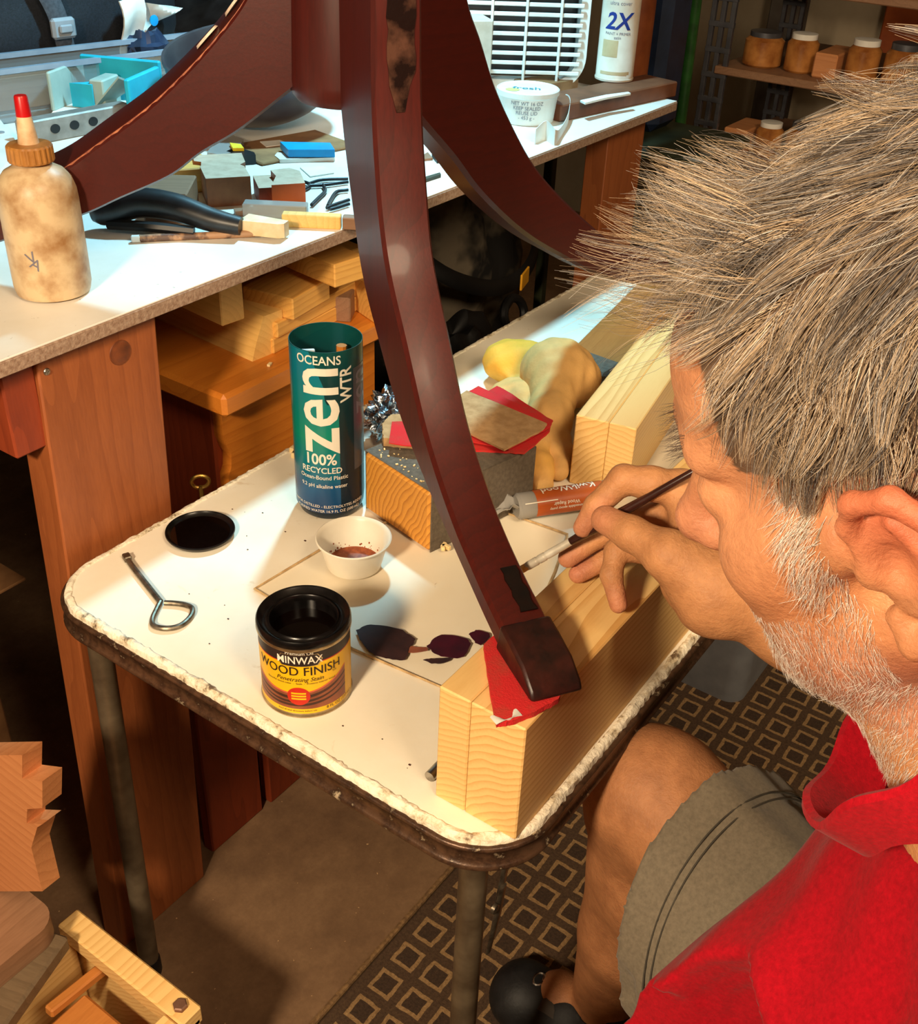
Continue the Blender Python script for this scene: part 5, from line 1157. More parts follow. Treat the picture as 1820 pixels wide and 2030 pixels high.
# ------------------------------------------------------------------ signed-distance modelling for soft bodies
class SDF:
    def __init__(s): s.p = []
    def cap(s, a, b, ra, rb=None, k=.01, sub=False): s.p.append(('c', np.array(a, float), np.array(b, float), ra, ra if rb is None else rb, k, sub)); return s
    def ell(s, c, r, k=.01, M=None, sub=False): s.p.append(('e', np.array(c, float), np.array(r, float), np.eye(3) if M is None else np.array(M, float), k, sub)); return s
    def chain(s, pts, rad, k=.006):
        for i in range(len(pts) - 1): s.cap(pts[i], pts[i + 1], rad[i], rad[i + 1], k)
        return s
    def prim(s, q, P):
        if q[0] == 'c':
            a, b = q[1], q[2]; ba = b - a; pa = P - a; h = np.clip(pa @ ba / (ba @ ba + 1e-12), 0, 1)
            return np.linalg.norm(pa - h[..., None] * ba, axis=-1) - (q[3] + (q[4] - q[3]) * h)
        L = (P - q[1]) @ q[3]; r = q[2]; k0 = np.linalg.norm(L / r, axis=-1); k1 = np.linalg.norm(L / (r * r), axis=-1) + 1e-9
        return k0 * (k0 - 1) / k1
    def f(s, P, centre=None, br=None):
        d = np.full(P.shape[:-1], .3, np.float32)
        for q in s.p:
            if centre is not None:
                if s.prim(q, centre[None])[0] > br + .05: continue
            e = s.prim(q, P); k, sub = q[-2], q[-1]
            if sub:
                e = -e; h = np.maximum(k - np.abs(d - e), 0) / k; d = np.maximum(d, e) + h * h * k * .25
            else:
                h = np.maximum(k - np.abs(d - e), 0) / k; d = np.minimum(d, e) - h * h * k * .25
        return d
def surface_nets(fn, lo, hi, vox, post=None, B=14):
    lo = np.array(lo); n = np.ceil((np.array(hi) - lo) / vox / B).astype(int); N = n * B + 1
    D = np.full(N, .3, np.float32); br = math.sqrt(3) * B * vox / 2
    ax = np.arange(B + 1) * vox; G = np.stack(np.meshgrid(ax, ax, ax, indexing='ij'), -1)
    cs = np.stack(np.meshgrid(*[np.arange(k) for k in n], indexing='ij'), -1).reshape(-1, 3)
    cen = lo + (cs + .5) * B * vox; dc = fn(cen, None, None)
    for c, cc_, d0 in zip(cs, cen, dc):
        i, j, k = c * B
        if abs(d0) > br * 1.25 + .012: D[i:i + B + 1, j:j + B + 1, k:k + B + 1] = d0
    for c, cc_, d0 in zip(cs, cen, dc):
        i, j, k = c * B
        if abs(d0) <= br * 1.25 + .012: D[i:i + B + 1, j:j + B + 1, k:k + B + 1] = fn(lo + c * B * vox + G, cc_, br)
    S = D < 0
    c8 = [(a, b, c) for a in (0, 1) for b in (0, 1) for c in (0, 1)]; sl = lambda A_, o: A_[o[0]:A_.shape[0] - 1 + o[0], o[1]:A_.shape[1] - 1 + o[1], o[2]:A_.shape[2] - 1 + o[2]]
    cnt = sum(sl(S, o).astype(np.int8) for o in c8); act = np.argwhere((cnt > 0) & (cnt < 8))
    idm = -np.ones(np.array(D.shape) - 1, np.int32); idm[tuple(act.T)] = np.arange(len(act))
    acc = np.zeros((len(act), 3)); w = np.zeros(len(act))
    for a in c8:
        for ax_ in range(3):
            if a[ax_]: continue
            b = list(a); b[ax_] = 1
            da = D[tuple((act + a).T)]; db = D[tuple((act + b).T)]; m = (da < 0) != (db < 0); t = np.where(m, da / (da - db + 1e-12), 0)
            p = np.array(a, float)[None].repeat(len(act), 0); p[:, ax_] += t; acc += p * m[:, None]; w += m
    V = lo + (act + acc / np.maximum(w, 1)[:, None]) * vox
    F = []
    for ax_ in range(3):
        u, v = (ax_ + 1) % 3, (ax_ + 2) % 3; sh = [slice(None)] * 3; sh2 = [slice(None)] * 3; sh[ax_] = slice(0, -1); sh2[ax_] = slice(1, None)
        A_, Bq = S[tuple(sh)], S[tuple(sh2)]; e = np.argwhere(A_ != Bq); e = e[(e[:, u] > 0) & (e[:, v] > 0) & (e[:, u] < D.shape[u] - 1) & (e[:, v] < D.shape[v] - 1)]
        du = np.zeros(3, int); du[u] = 1; dv = np.zeros(3, int); dv[v] = 1
        q = np.stack([idm[tuple((e - du - dv).T)], idm[tuple((e - dv).T)], idm[tuple(e.T)], idm[tuple((e - du).T)]], 1); fl = ~A_[tuple(e.T)]; q[fl] = q[fl][:, ::-1]; F.append(q)
    F = np.concatenate(F); F = F[(F >= 0).all(1)]
    return V, F
def newton(fn, V, it=2, e=.0008, chunk=60000):
    for _ in range(it):
        for s in range(0, len(V), chunk):
            P = V[s:s + chunk]; d = fn(P); g = np.stack([fn(P + np.eye(3)[k] * e) - d for k in range(3)], -1) / e; g2 = (g * g).sum(-1)
            V[s:s + chunk] = P - g * (np.clip(d, -.002, .002) / np.maximum(g2, .25))[:, None]
    return V
def relax(V, F, it=1, lam=.5):
    for _ in range(it):
        acc = np.zeros_like(V); w = np.zeros(len(V))
        for a in range(4):
            np.add.at(acc, F[:, a], V[F[:, (a + 1) % 4]] + V[F[:, a - 1]]); np.add.at(w, F[:, a], 2)
        V = V + (acc / np.maximum(w, 1)[:, None] - V) * lam
    return V
def normals(V, F):
    n = np.cross(V[F[:, 2]] - V[F[:, 0]], V[F[:, 3]] - V[F[:, 1]]); o = np.zeros_like(V)
    for a in range(4): np.add.at(o, F[:, a], n)
    return o / np.maximum(np.linalg.norm(o, axis=1), 1e-12)[:, None]
def np_mesh(name, V, F, mat, parent=None, origin=(0, 0, 0), attr=None, smooth=True):
    V = np.asarray(V, np.float32) - np.array(origin, np.float32); F = np.asarray(F, np.int32); k = F.shape[1]
    me = bpy.data.meshes.new(name); me.vertices.add(len(V)); me.vertices.foreach_set('co', V.ravel())
    me.loops.add(F.size); me.loops.foreach_set('vertex_index', F.ravel()); me.polygons.add(len(F)); me.polygons.foreach_set('loop_start', np.arange(0, F.size, k, dtype=np.int32))
    try: me.polygons.foreach_set('loop_total', np.full(len(F), k, np.int32))
    except Exception: pass
    me.update(calc_edges=True); me.validate()
    if smooth: me.polygons.foreach_set('use_smooth', np.ones(len(F), bool))
    if attr is not None:
        a = me.color_attributes.new('Col', 'FLOAT_COLOR', 'POINT'); a.data.foreach_set('color', np.c_[attr, np.ones(len(V))].astype(np.float32).ravel())
    for m in (mat if isinstance(mat, list) else [mat]): me.materials.append(m)
    o = bpy.data.objects.new(name, me); COL.objects.link(o)
    if parent is not None: o.parent = parent
    return o
def colmat(name, rough=.55, noise=None, **kw):
    t = NT(name); a = t.n('ShaderNodeAttribute'); a.attribute_name = 'Col'; c = a.outputs['Color']
    if noise:
        f = t.noise(t.obj(), noise[0], 4, .6); c = t.mix(noise[1], c, t.ramp(f, [(.3, (.55, .45, .42, 1)), (.7, (1.2, 1.15, 1.1, 1))]), 'MULTIPLY')
        t.bump(t.noise(t.obj(), noise[2], 4, .65), noise[3], .002)
    t.base(c); return t.set(rough=rough, **kw)

# ------------------------------------------------------------------ the man
HM = np.array([[-0.0624166, -0.97648131, -0.2063696], [0.88570137, -0.14950311, 0.43952463], [-0.46004048, -0.1553482, 0.87420232]])
HO = np.array([0.4626759, 0.0694228, 1.02752799])
def hw(v): return HM @ np.array(v, float) + HO
def rcol(*a): return HM
S = SDF()
def he(c, r, k=.012, sub=False, rot=None): S.ell(hw(c), r, k, HM if rot is None else HM @ np.array(rot), sub)
def hc(a, b, ra, rb=None, k=.012, sub=False): S.cap(hw(a), hw(b), ra, rb, k, sub)
he((-.018, 0, .050), (.092, .074, .084)); he((-.045, 0, .062), (.072, .070, .084), .02); he((.036, 0, .056), (.054, .061, .056), .02); he((.037, 0, -.028), (.053, .057, .074), .02)
for s in (-1, 1):
    he((.052, .044 * s, -.018), (.026, .024, .020), .02); hc((.005, .054 * s, -.050), (.066, .020 * s, -.098), .022, .020, .02)
    hc((.086, .004 * s, .038), (.074, .038 * s, .036), .0115, .010, .016)
    he((.099, .031 * s, .012), (.014, .015, .010), .014, True); S.ell(hw((.076, .031 * s, .012)), (.0135,) * 3, .006, HM); hc((.060, .046 * s, -.012), (.015, .068 * s, .004), .014, .014, .025)
    he((.042, .036 * s, -.055), (.036, .022, .040), .03)
hc((.084, 0, .020), (.112, 0, -.020), .0085, .0105, .012); he((.113, 0, -.026), (.0125, .0115, .0115), .01)
for s in (-1, 1): he((.101, .010 * s, -.030), (.011, .0075, .008), .006); he((.106, .007 * s, -.0375), (.005, .004, .004), .003, True)
he((.070, 0, -.060), (.026, .030, .026), .016); he((.092, 0, -.058), (.011, .022, .0065), .006); he((.090, 0, -.070), (.010, .019, .0065), .006); he((.078, 0, -.098), (.022, .024, .020), .018)
NECK0, NECK1 = hw((-.030, 0, -.05)), np.array([.503, -.095, .868])
S.cap(NECK0, NECK1, .060, .066, .03); S.cap(hw((.040, 0, -.098)), np.array([.480, -.02, .850]), .036, .050, .03)
# ears
for s in (-1, 1):
    def E(f, u, l=0): return hw((f, s * (.078 + l), u))
    rim_ = [(.004, .002, .004), (.007, .020, .005), (.000, .034, .010), (-.016, .038, .016), (-.031, .026, .020), (-.036, .004, .020), (-.030, -.018, .016), (-.017, -.034, .011), (-.004, -.040, .006), (.001, -.028, .003)]
    S.chain([E(*p) for p in rim_], [.0035, .0038, .0045, .0048, .0048, .0045, .0045, .0062, .0068, .005], .004)
    he((-.016, s * .082, .0), (.020, .0065, .032), .006, rot=[[1, -.32 * s, 0], [.32 * s, 1, 0], [0, 0, 1]] if 0 else None)
    S.chain([E(-.010, -.020, .008), E(-.022, -.006, .012), E(-.022, .010, .012), E(-.012, .024, .010)], [.004, .0045, .0042, .0034], .004)
    he((-.006, s * .089, .002), (.0085, .007, .012), .004, True); he((.005, s * .082, -.004), (.006, .0045, .0085), .004)
# torso, arms
SHR, SHL = np.array([.690, -.115, .880]), np.array([.325, -.135, .850]); CH = np.array([.503, -.115, .760]); PEL = np.array([.45, -.24, .375])
S.ell(CH, (.165, .105, .17), .05); S.cap(np.array([.505, -.12, .80]), PEL, .125, .135, .06); S.ell(PEL, (.17, .12, .10), .05)
S.cap(NECK1, SHR, .060, .056, .05); S.cap(NECK1, SHL, .060, .056, .05)
WR = dp(1450, 1172, .800); ELR = np.array([.735, -.060, .690])
S.chain([SHR, ELR], [.055, .044], .04); S.chain([ELR, ELR + (WR - ELR) * .35, ELR + (WR - ELR) * .8, WR], [.042, .0455, .0320, .0290], .02)
ELL = np.array([.255, .030, .660]); WL = np.array([.315, .100, .540]); S.chain([SHL, ELL], [.055, .044], .04); S.chain([ELL, ELL + (WL - ELL) * .35, WL], [.042, .045, .028], .02)
# left hand resting on the left thigh (below the frame)
HL = WL + np.array([.005, .050, -.012]); S.cap(WL, HL, .026, .030, .015)
for i, (dx, L_) in enumerate(((-.030, .062), (-.010, .075), (.011, .070), (.031, .055))):
    b = HL + np.array([dx, .025, 0]); S.chain([HL + np.array([dx * .6, 0, 0]), b, b + np.array([.01, L_ * .5, -.006]), b + np.array([.015, L_ * .85, -.028])], [.013, .0105, .0092, .0075], .006)
S.chain([WL + np.array([.02, .03, 0]), WL + np.array([.055, .055, -.006]), WL + np.array([.065, .09, -.02])], [.014, .0115, .009], .006)
# legs
HPR, HPL = np.array([.535, -.205, .375]), np.array([.365, -.225, .375]); KNR, KNL = np.array([.672, .218, .520]), np.array([.300, .190, .500]); ANR, ANL = np.array([.742, .254, .085]), np.array([.30, .25, .085])
for hp, kn, an, sx in ((HPR, KNR, ANR, 1), (HPL, KNL, ANL, -1)):
    S.chain([hp, hp + (kn - hp) * .6, kn], [.092, .074, .058], .04); S.ell(kn + np.array([0, .030, -.002]), (.040, .034, .046), .03)
    S.chain([kn + np.array([0, .010, -.01]), kn + (an - kn) * .30 + np.array([0, -.022, 0]), kn + (an - kn) * .62 + np.array([0, -.006, 0]), an], [.052, .056, .042, .033], .03)
    S.cap(kn + np.array([0, .03, -.05]), an + np.array([0, .02, .02]), .030, .024, .03)
    S.chain([an + np.array([0, -.03, -.036]), an + np.array([-.01, .06, -.040]), an + np.array([-.02, .085, -.047])], [.034, .030, .022], .02)
# right hand holding the brush: joints placed in the room
def J(*q): return dp(*q)
MI, MM, MR, MP = J(1352, 972, .838), J(1350, 1010, .862), J(1345, 1060, .872), J(1338, 1106, .872)
S.chain([WR, J(1420, 1100, .818), MI], [.0290, .0250, .0160], .014); S.chain([WR, J(1405, 1110, .832), MM], [.0270, .0230, .0150], .012)
S.chain([WR, J(1400, 1140, .838), MR], [.0260, .0220, .0140], .012); S.chain([WR, J(1398, 1166, .832), MP], [.0260, .0220, .0140], .012)
S.cap(J(1408, 1192, .805), J(1352, 1158, .845), .0200, .0140, .016)
IP, ID, IT = J(1236, 950, .835), J(1182, 1004, .842), J(1156, 1046, .850)
S.chain([MI, J(1290, 958, .832), IP], [.0150, .0125, .0112], .006); S.chain([IP, ID, IT], [.0112, .0094, .0078], .004)
BR0, BR1 = J(1015, 1140, .886), J(1392, 925, .800)
TH = [J(1412, 1150, .790), J(1325, 1098, .790), J(1252, 1058, .808), J(1200, 1030, .822)]
S.chain(TH[:2], [.0235, .0165], .016); S.chain(TH[1:], [.0158, .0128, .0108], .005); S.cap(J(1404, 1190, .795), J(1335, 1110, .796), .020, .0135, .018)
S.chain([MM, J(1262, 1030, .876), J(1186, 1062, .886), J(1126, 1106, .890)], [.0135, .0105, .0096, .0082], .004)
S.chain([MR, J(1268, 1078, .892), J(1200, 1108, .902), J(1146, 1138, .900)], [.0130, .0102, .0090, .0078], .004)
S.chain([MP, J(1278, 1092, .868), J(1222, 1092, .862), J(1212, 1140, .858), J(1226, 1198, .858)], [.0125, .0098, .0092, .0084, .0072], .004)
fb = lambda P, c=None, b=None: S.f(P, c, b)
BV, BF = surface_nets(fb, (.19, -.40, .0), (.90, .46, 1.20), .0026)
BV = newton(fb, BV, 2); BV = relax(BV, BF, 1, .35); BV = newton(fb, BV, 1)
# fine creases at the wrist and knuckles, as relief on the surface
BN = normals(BV, BF)
hl = (BV - HO) @ HM                                   # head-frame coordinates of every vertex
isb = lambda c, r: np.linalg.norm(BV - c, axis=1) < r
skin = np.array([.53, .25, .108]); C_ = np.tile(skin, (len(BV), 1))
def tint(m, c, a): C_[:] = C_ * (1 - a * m[:, None]) + np.array(c) * (a * m[:, None])
sm = lambda d, r: np.clip(1 - d / r, 0, 1) ** .7
headm = (hl[:, 2] > -.13) & (np.abs(hl[:, 0]) < .16) & (np.abs(hl[:, 1]) < .12)
tint(headm.astype(float), (.52, .22, .115), .55)
for c, r, k, a in (((-.02, .088, .03), .045, (.52, .10, .055), .75), ((.112, 0, -.026), .030, (.56, .21, .14), .45), ((.03, .065, -.035), .05, (.64, .27, .11), .5), ((.03, .06, -.09), .05, (.56, .24, .18), .55), ((-.03, .07, -.07), .05, (.46, .13, .075), .6), ((.06, .05, .03), .05, (.66, .32, .17), .4)):
    tint(sm(np.linalg.norm(hl - np.array(c), axis=1), r), k, a)
for p in (IT, TH[3], J(1126, 1106, .890), J(1146, 1138, .900), J(1226, 1198, .858)): tint(sm(np.linalg.norm(BV - p, axis=1), .022), (.66, .24, .16), .55)
legm = (BV[:, 2] < .60) & (BV[:, 1] > .0); tint(legm.astype(float), (.40, .17, .075), .6)
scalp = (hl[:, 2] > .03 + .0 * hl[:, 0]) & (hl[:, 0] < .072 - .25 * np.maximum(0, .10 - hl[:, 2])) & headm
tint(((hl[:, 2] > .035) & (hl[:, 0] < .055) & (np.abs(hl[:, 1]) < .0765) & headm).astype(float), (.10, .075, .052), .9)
ORG = np.array([.50, -.23, .0])
man = thing('person', 'grey-haired bearded man in red shirt and grey shorts bending over the table', 'person', tuple(ORG))
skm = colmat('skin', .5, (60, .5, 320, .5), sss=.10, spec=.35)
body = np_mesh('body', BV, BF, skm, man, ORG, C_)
# thumbnail, fingernails
nail = plain('nail', (214, 150, 112), (204, 138, 100), 60, .3)
def nailat(p, q, rad, side, w, l):
    p, q = Vector(p), Vector(q); t = (p - q).normalized(); s_ = Vector(side); s_ = (s_ - t * s_.dot(t)).normalized(); u = t.cross(s_)
    T = Matrix(((t.x, u.x, s_.x, 0), (t.y, u.y, s_.y, 0), (t.z, u.z, s_.z, 0), (0, 0, 0, 1)))
    mb = MB().grid(lambda a, b: ((a - .5) * l, (b - .5) * 2 * w * math.sqrt(max(.2, 1 - (2 * a - 1) ** 4 * .6)), -((b - .5) * 2) ** 2 * w * .45 - (a - .5) ** 2 * .003), 7, 7, th=.0006)
    o = obj('nail', mb, nail, man); o.matrix_local = Matrix.Translation(Vector(p) - Vector(ORG) + s_ * (rad - .0004) - t * l * .25) @ T
up = -RW @ np.array([0, .5, .85])
nailat(IT, ID, .0082, tuple(-RW @ np.array([.75, .45, .3])), .0048, .010)
nailat(J(1226, 1198, .858), J(1212, 1140, .858), .0074, tuple(RW @ np.array([-.85, .1, .3])), .0042, .009)

# clothes
SH = SDF()
SH.ell(CH, (.178, .118, .18), .05); SH.cap(np.array([.505, -.12, .80]), PEL + np.array([0, 0, .03]), .140, .150, .06); SH.cap(NECK1 + np.array([0, 0, -.02]), SHR, .066, .066, .05); SH.cap(NECK1 + np.array([0, 0, -.02]), SHL, .066, .066, .05)
SH.cap(SHR, SHR + (ELR - SHR) * .78, .068, .066, .04); SH.cap(SHL, SHL + (ELL - SHL) * .80, .070, .072, .04)
SH.cap(dp(1848, 1910, .62), dp(1440, 2290, .65), .090, .098, .05)
def fsh(P, c=None, b=None):
    d = SH.f(P, c, b)
    if c is None or d.min() < .03:
        d = d + .0022 * np.sin(P[..., 0] * 38 + 3 * np.sin(P[..., 2] * 17)) * np.sin(P[..., 2] * 30 + P[..., 1] * 22) + .0014 * np.sin((P[..., 0] + P[..., 1] - P[..., 2]) * 75)
    d = np.maximum(d, .425 - P[..., 2])
    nk = NK(P); d = np.maximum(d, -nk)
    e1 = (P - (SHL + (ELL - SHL) * .74)) @ ((ELL - SHL) / np.linalg.norm(ELL - SHL)); m = np.linalg.norm(P - ELL, axis=-1) < .17; d = np.where(m, np.maximum(d, e1), d)
    e2 = (P - (SHR + (ELR - SHR) * .72)) @ ((ELR - SHR) / np.linalg.norm(ELR - SHR)); m = np.linalg.norm(P - ELR, axis=-1) < .15; return np.where(m, np.maximum(d, e2), d)
NKA, NKB = np.array([.505, -.095, .80]), hw((-.0, 0, -.10)); NKA = np.array([.490, -.055, .790])
def NK(P):
    ba = NKB - NKA; pa = P - NKA; h = np.clip(pa @ ba / (ba @ ba), 0, 1.5); return np.linalg.norm(pa - h[..., None] * ba, axis=-1) - (.055 + .022 * h)
SV, SF = surface_nets(fsh, (.18, -.38, .36), (.84, .20, .99), .0042); SV = relax(SV, SF, 2, .5)
def redcloth():
    t = NT('red_shirt'); v = t.obj(); f = t.noise(v, 300, 3, .7); t.base(t.ramp(f, [(.3, _lin((168, 8, 26))), (.7, _lin((140, 5, 20)))])); t.bump(t.noise(v, 520, 3, .7), .35, .0012); return t.set(rough=.95, sheen=.05, spec=.15)
M['red'] = redcloth()
shirt = np_mesh('shirt', SV, SF, M['red'], man, ORG)
# soft turned collar round the throat
ctr = np.array([.482, -.012, .872]) + RW @ np.array([-.024, .0, .0]); nx = np.array([.06, .80, .62]); nx /= np.linalg.norm(nx)
ca = np.array([1, 0, 0]) - nx * nx[0]; ca /= np.linalg.norm(ca); cbv = np.cross(nx, ca)
def collar(u, v):
    a = u * 2 * PI; rr3 = (.060 + .010 * v) * (1 + .05 * math.sin(3 * a + 1)); p = ctr + ca * (rr3 * 1.05 * math.cos(a)) + cbv * (rr3 * math.sin(a) * .98) + nx * (-.006 + .030 * v * (1 + .18 * math.sin(a * 2 + .5)) + .003 * math.sin(a * 7))
    return tuple(p - ORG)
mb = MB(); 
rings = []
for i in range(72):
    u = i / 72; a = np.array(collar(u, 0)); b = np.array(collar(u, .55)); c = np.array(collar(u, 1)); o_r = (b - (ctr - ORG)); o_r = o_r - nx * (o_r @ nx); o_r /= np.linalg.norm(o_r)
    rings.append([tuple(a), tuple(b), tuple(c), tuple(c + o_r * .004 + nx * .001), tuple(c + o_r * .0065 - nx * .002), tuple(b + o_r * .007), tuple(a + o_r * .006)])
V = [p for r in rings for p in r]; F = []
for i in range(72):
    for j in range(7): F.append((i * 7 + j, i * 7 + (j + 1) % 7, ((i + 1) % 72) * 7 + (j + 1) % 7, ((i + 1) % 72) * 7 + j))
co = obj('collar', MB().add(V, F), M['red'], man)
# shorts
SO = SDF(); HEM = []
for hp, kn in ((HPR, KNR), (HPL, KNL)):
    kh = kn + np.array([-.008, -.008, -.048]); d = (kh - hp) / np.linalg.norm(kh - hp); L_ = np.linalg.norm(kh - hp); HEM.append((hp, kh, d, L_))
    SO.cap(hp, hp + d * L_ * .5, .112, .114, .05); SO.cap(hp + d * L_ * .5, hp + d * (L_ + .10), .112, .126, .03)
SO.ell(PEL + np.array([0, 0, .005]), (.19, .14, .11), .05); SO.cap(PEL, PEL + np.array([0, .02, .12]), .15, .145, .04)
def fso(P, c=None, b=None):
    d = SO.f(P, c, b)
    if c is None or d.min() < .03: d = d + .0016 * np.sin(P[..., 0] * 46 + 4 * np.sin(P[..., 1] * 13)) * np.sin(P[..., 2] * 34 - P[..., 1] * 20) + .0012 * np.sin((P[..., 0] * 1.3 - P[..., 2]) * 90)
    for hp, kh, n, L_ in HEM:
        n2 = n + np.array([0, 0, -.45]); n2 /= np.linalg.norm(n2); h0 = kh - n * .068; pa = P - hp; t = pa @ n; rad = np.linalg.norm(pa - t[..., None] * n, axis=-1)
        e = (P - h0) @ n2; m = np.linalg.norm(P - kh, axis=-1) < .24
        d = np.where(m, np.maximum(d, e), d)
        inn = np.maximum(rad - (.1005 + .02 * np.clip(t / L_ - .5, 0, 1)), (L_ - .13) - t); d = np.where(m, np.maximum(d, -inn), d)
        s1, s2 = np.abs(e + .030), np.abs(e + .037); d = np.where(m & (rad > .095), d + .0016 * np.exp(-(s1 / .0020) ** 2) + .0016 * np.exp(-(s2 / .0020) ** 2), d)
    return d
OV, OF = surface_nets(fso, (.14, -.41, .22), (.88, .26, .66), .0034); OV = relax(OV, OF, 1, .4)
gcl = NT('shorts_cloth'); f = gcl.noise(gcl.obj(), 260, 3, .7); gcl.base(gcl.ramp(f, [(.3, _lin((124, 112, 94))), (.7, _lin((104, 94, 78)))])); gcl.bump(f, .2, .001)
shorts = np_mesh('shorts', OV, OF, gcl.set(rough=.85, sheen=.15), man, ORG)
# stitched seams of the shorts
def seam(P0s, dirs):
    rs = np.linspace(.04, .20, 220); out = []
    for c, u in zip(P0s, dirs):
        d = SO.f(c + rs[:, None] * u); k = np.argmax(d > 0); out.append(tuple(c + u * (rs[k] + .0002) - ORG))
    return out
seamc = plain('seam_thread', (74, 68, 58), (60, 54, 46), 80, .9)
for hp, kh, n, L_ in HEM:
    n2 = n + np.array([0, 0, -.45]); n2 /= np.linalg.norm(n2); h0 = kh - n * .068
    a_ = np.cross(n, [0, 0, 1.]); a_ /= np.linalg.norm(a_); b_ = np.cross(a_, n)
    for off in (.030, .036):
        us = [a_ * math.cos(t) + b_ * math.sin(t) for t in np.linspace(0, 2 * PI, 73)[:-1]]; cs_ = []
        for u in us: q = h0 - n2 * off; rr_e = .122; s = ((q - (hp + u * rr_e)) @ n2) / (n @ n2); cs_.append(hp + n * s)
        obj('hem_seam', MB().tube(seam(cs_, us), .0009, 5, closed=True), seamc, shorts)
    u = -a_ * .80 + b_ * .60 if a_[0] > 0 else a_ * .80 + b_ * .60
    obj('side_seam', MB().tube(seam([hp + n * (L_ * t) for t in np.linspace(.25, .74, 30)], [u] * 30), .0010, 5), seamc, shorts)
# shoes
for an, nm in ((ANR, 'right'), (ANL, 'left')):
    Z = SDF(); h_ = an + np.array([0, -.035, -.050]); t_ = an + np.array([-.022, .095, -.056]); Z.chain([h_, h_ + (t_ - h_) * .55, t_], [.038, .039, .036], .03); Z.ell(t_ + np.array([0, .012, .004]), (.038, .032, .032), .03); Z.cap(an + np.array([0, -.02, .0]), h_, .042, .044, .03)
    Z.cap(an + np.array([0, 0, .0]), an + np.array([0, 0, .06]), .037, .036, .004, True)
    def fz(P, c=None, b=None): return np.maximum(Z.f(P, c, b), .0095 - P[..., 2])
    zv, zf = surface_nets(fz, an + np.array([-.14, -.13, -.09]), an + np.array([.11, .28, .04]), .0035); zv = relax(zv, zf, 1, .4)
    so = np_mesh('shoe', zv, zf, plain('shoe_black', (30, 30, 32), (20, 20, 22), 60, .6, bump=.2, bscale=200), man, ORG)
    pts = [tuple(h_ + (t_ - h_) * .72 + np.array([x, .0, .0405 - x * x * 9]) - ORG) for x in np.linspace(-.030, .030, 9)]
    st_ = obj('shoe_strap', MB().tube(pts, .011, 8, flat=.25, up=(0, 0, 1)), plain('shoe_grey', (78, 70, 62), (62, 56, 50), 60, .7), man)
    obj('strap_ring', MB().tube([(pts[4][0] + .009 * math.cos(a), pts[4][1] + .028 + .006 * math.sin(a), pts[4][2] - .001) for a in np.linspace(0, 2 * PI, 14)[:-1]], .0018, 6, closed=True), M['steel'], man)
# seat under him (out of the frame, he sits on it)
stl = thing('stool', 'low round wooden stool under the seated man', 'stool', (.45, -.24, .0084))
obj('seat', MB().lathe([(.15, .230), (.16, .234), (.16, .252), (.15, .256)], 40), M['oak'], stl)
for a in (45, 135, 225, 315): obj('leg', MB().tube([(.13 * math.cos(R(a)), .13 * math.sin(R(a)), 0.0), (.10 * math.cos(R(a)), .10 * math.sin(R(a)), .231)], .016, 12), M['oak'], stl)

# ------------------------------------------------------------------ hair: real strands
def strands(roots, nrm, flow, length, lift, seg, r0, colf, rng, curl=.0, clump=0, droop=.0, name='hair', par=man, surf=None, cls=.5):
    n = len(roots); step = length[:, None] / seg; P = [roots - nrm * .001]; d = nrm * lift[:, None] + flow; d /= np.linalg.norm(d, axis=1)[:, None]
    ph = rng.uniform(0, 6.28, (n, 3)); cur = P[0]
    for k in range(seg):
        t = (k + 1) / seg
        d = d + flow * .28 + np.array([0, 0, -droop]) * t + curl * np.sin(ph + k * 1.1) ; d /= np.linalg.norm(d, axis=1)[:, None]
        cur = cur + d * step
        if surf is not None: cur = surf(cur, .002 + .006 * t)
        P.append(cur)
    P = np.stack(P, 1)                                # n, seg+1, 3
    if clump:
        g = rng.integers(0, n, clump); G = roots[g]; out = P.copy()
        for s in range(0, n, 4000):
            dd = ((roots[s:s + 4000, None] - G[None]) ** 2).sum(-1); j = g[dd.argmin(1)]; w = (np.linspace(0, 1, seg + 1) ** 1.3 * cls)[None, :, None]
            off = (roots[s:s + 4000] - roots[j])[:, None]
            out[s:s + 4000] = P[s:s + 4000] * (1 - w) + (P[j] + off * .35) * w
        P = out
    T = np.gradient(P, axis=1); T /= np.linalg.norm(T, axis=2)[..., None] + 1e-9
    a = np.cross(T, np.array([.31, .52, .79])); a /= np.linalg.norm(a, axis=2)[..., None] + 1e-9; b = np.cross(T, a)
    rad = (r0 if hasattr(r0, '__len__') else np.full(n, r0))[:, None] * np.linspace(1, .25, seg + 1)[None]
    V = np.stack([P + (a * math.cos(q) + b * math.sin(q)) * rad[..., None] for q in (0, 2.094, 4.189)], 2)   # n, seg+1, 3, 3
    V = V.reshape(-1, 3); base = (np.arange(n) * (seg + 1) * 3)[:, None, None]; k = np.arange(seg)[None, :, None] * 3
    F = np.stack([np.stack([base[..., 0] + k[..., 0] + i, base[..., 0] + k[..., 0] + (i + 1) % 3, base[..., 0] + k[..., 0] + 3 + (i + 1) % 3, base[..., 0] + k[..., 0] + 3 + i], -1) for i in range(3)], 2).reshape(-1, 4)
    col = np.repeat(colf(n, rng, roots), (seg + 1) * 3, 0)
    o = np_mesh(name, V, F, M['hair'], par, ORG, col); o['kind'] = 'stuff'; return o
M['hair'] = colmat('hair', .42, spec=.35)
rng = np.random.default_rng(12)
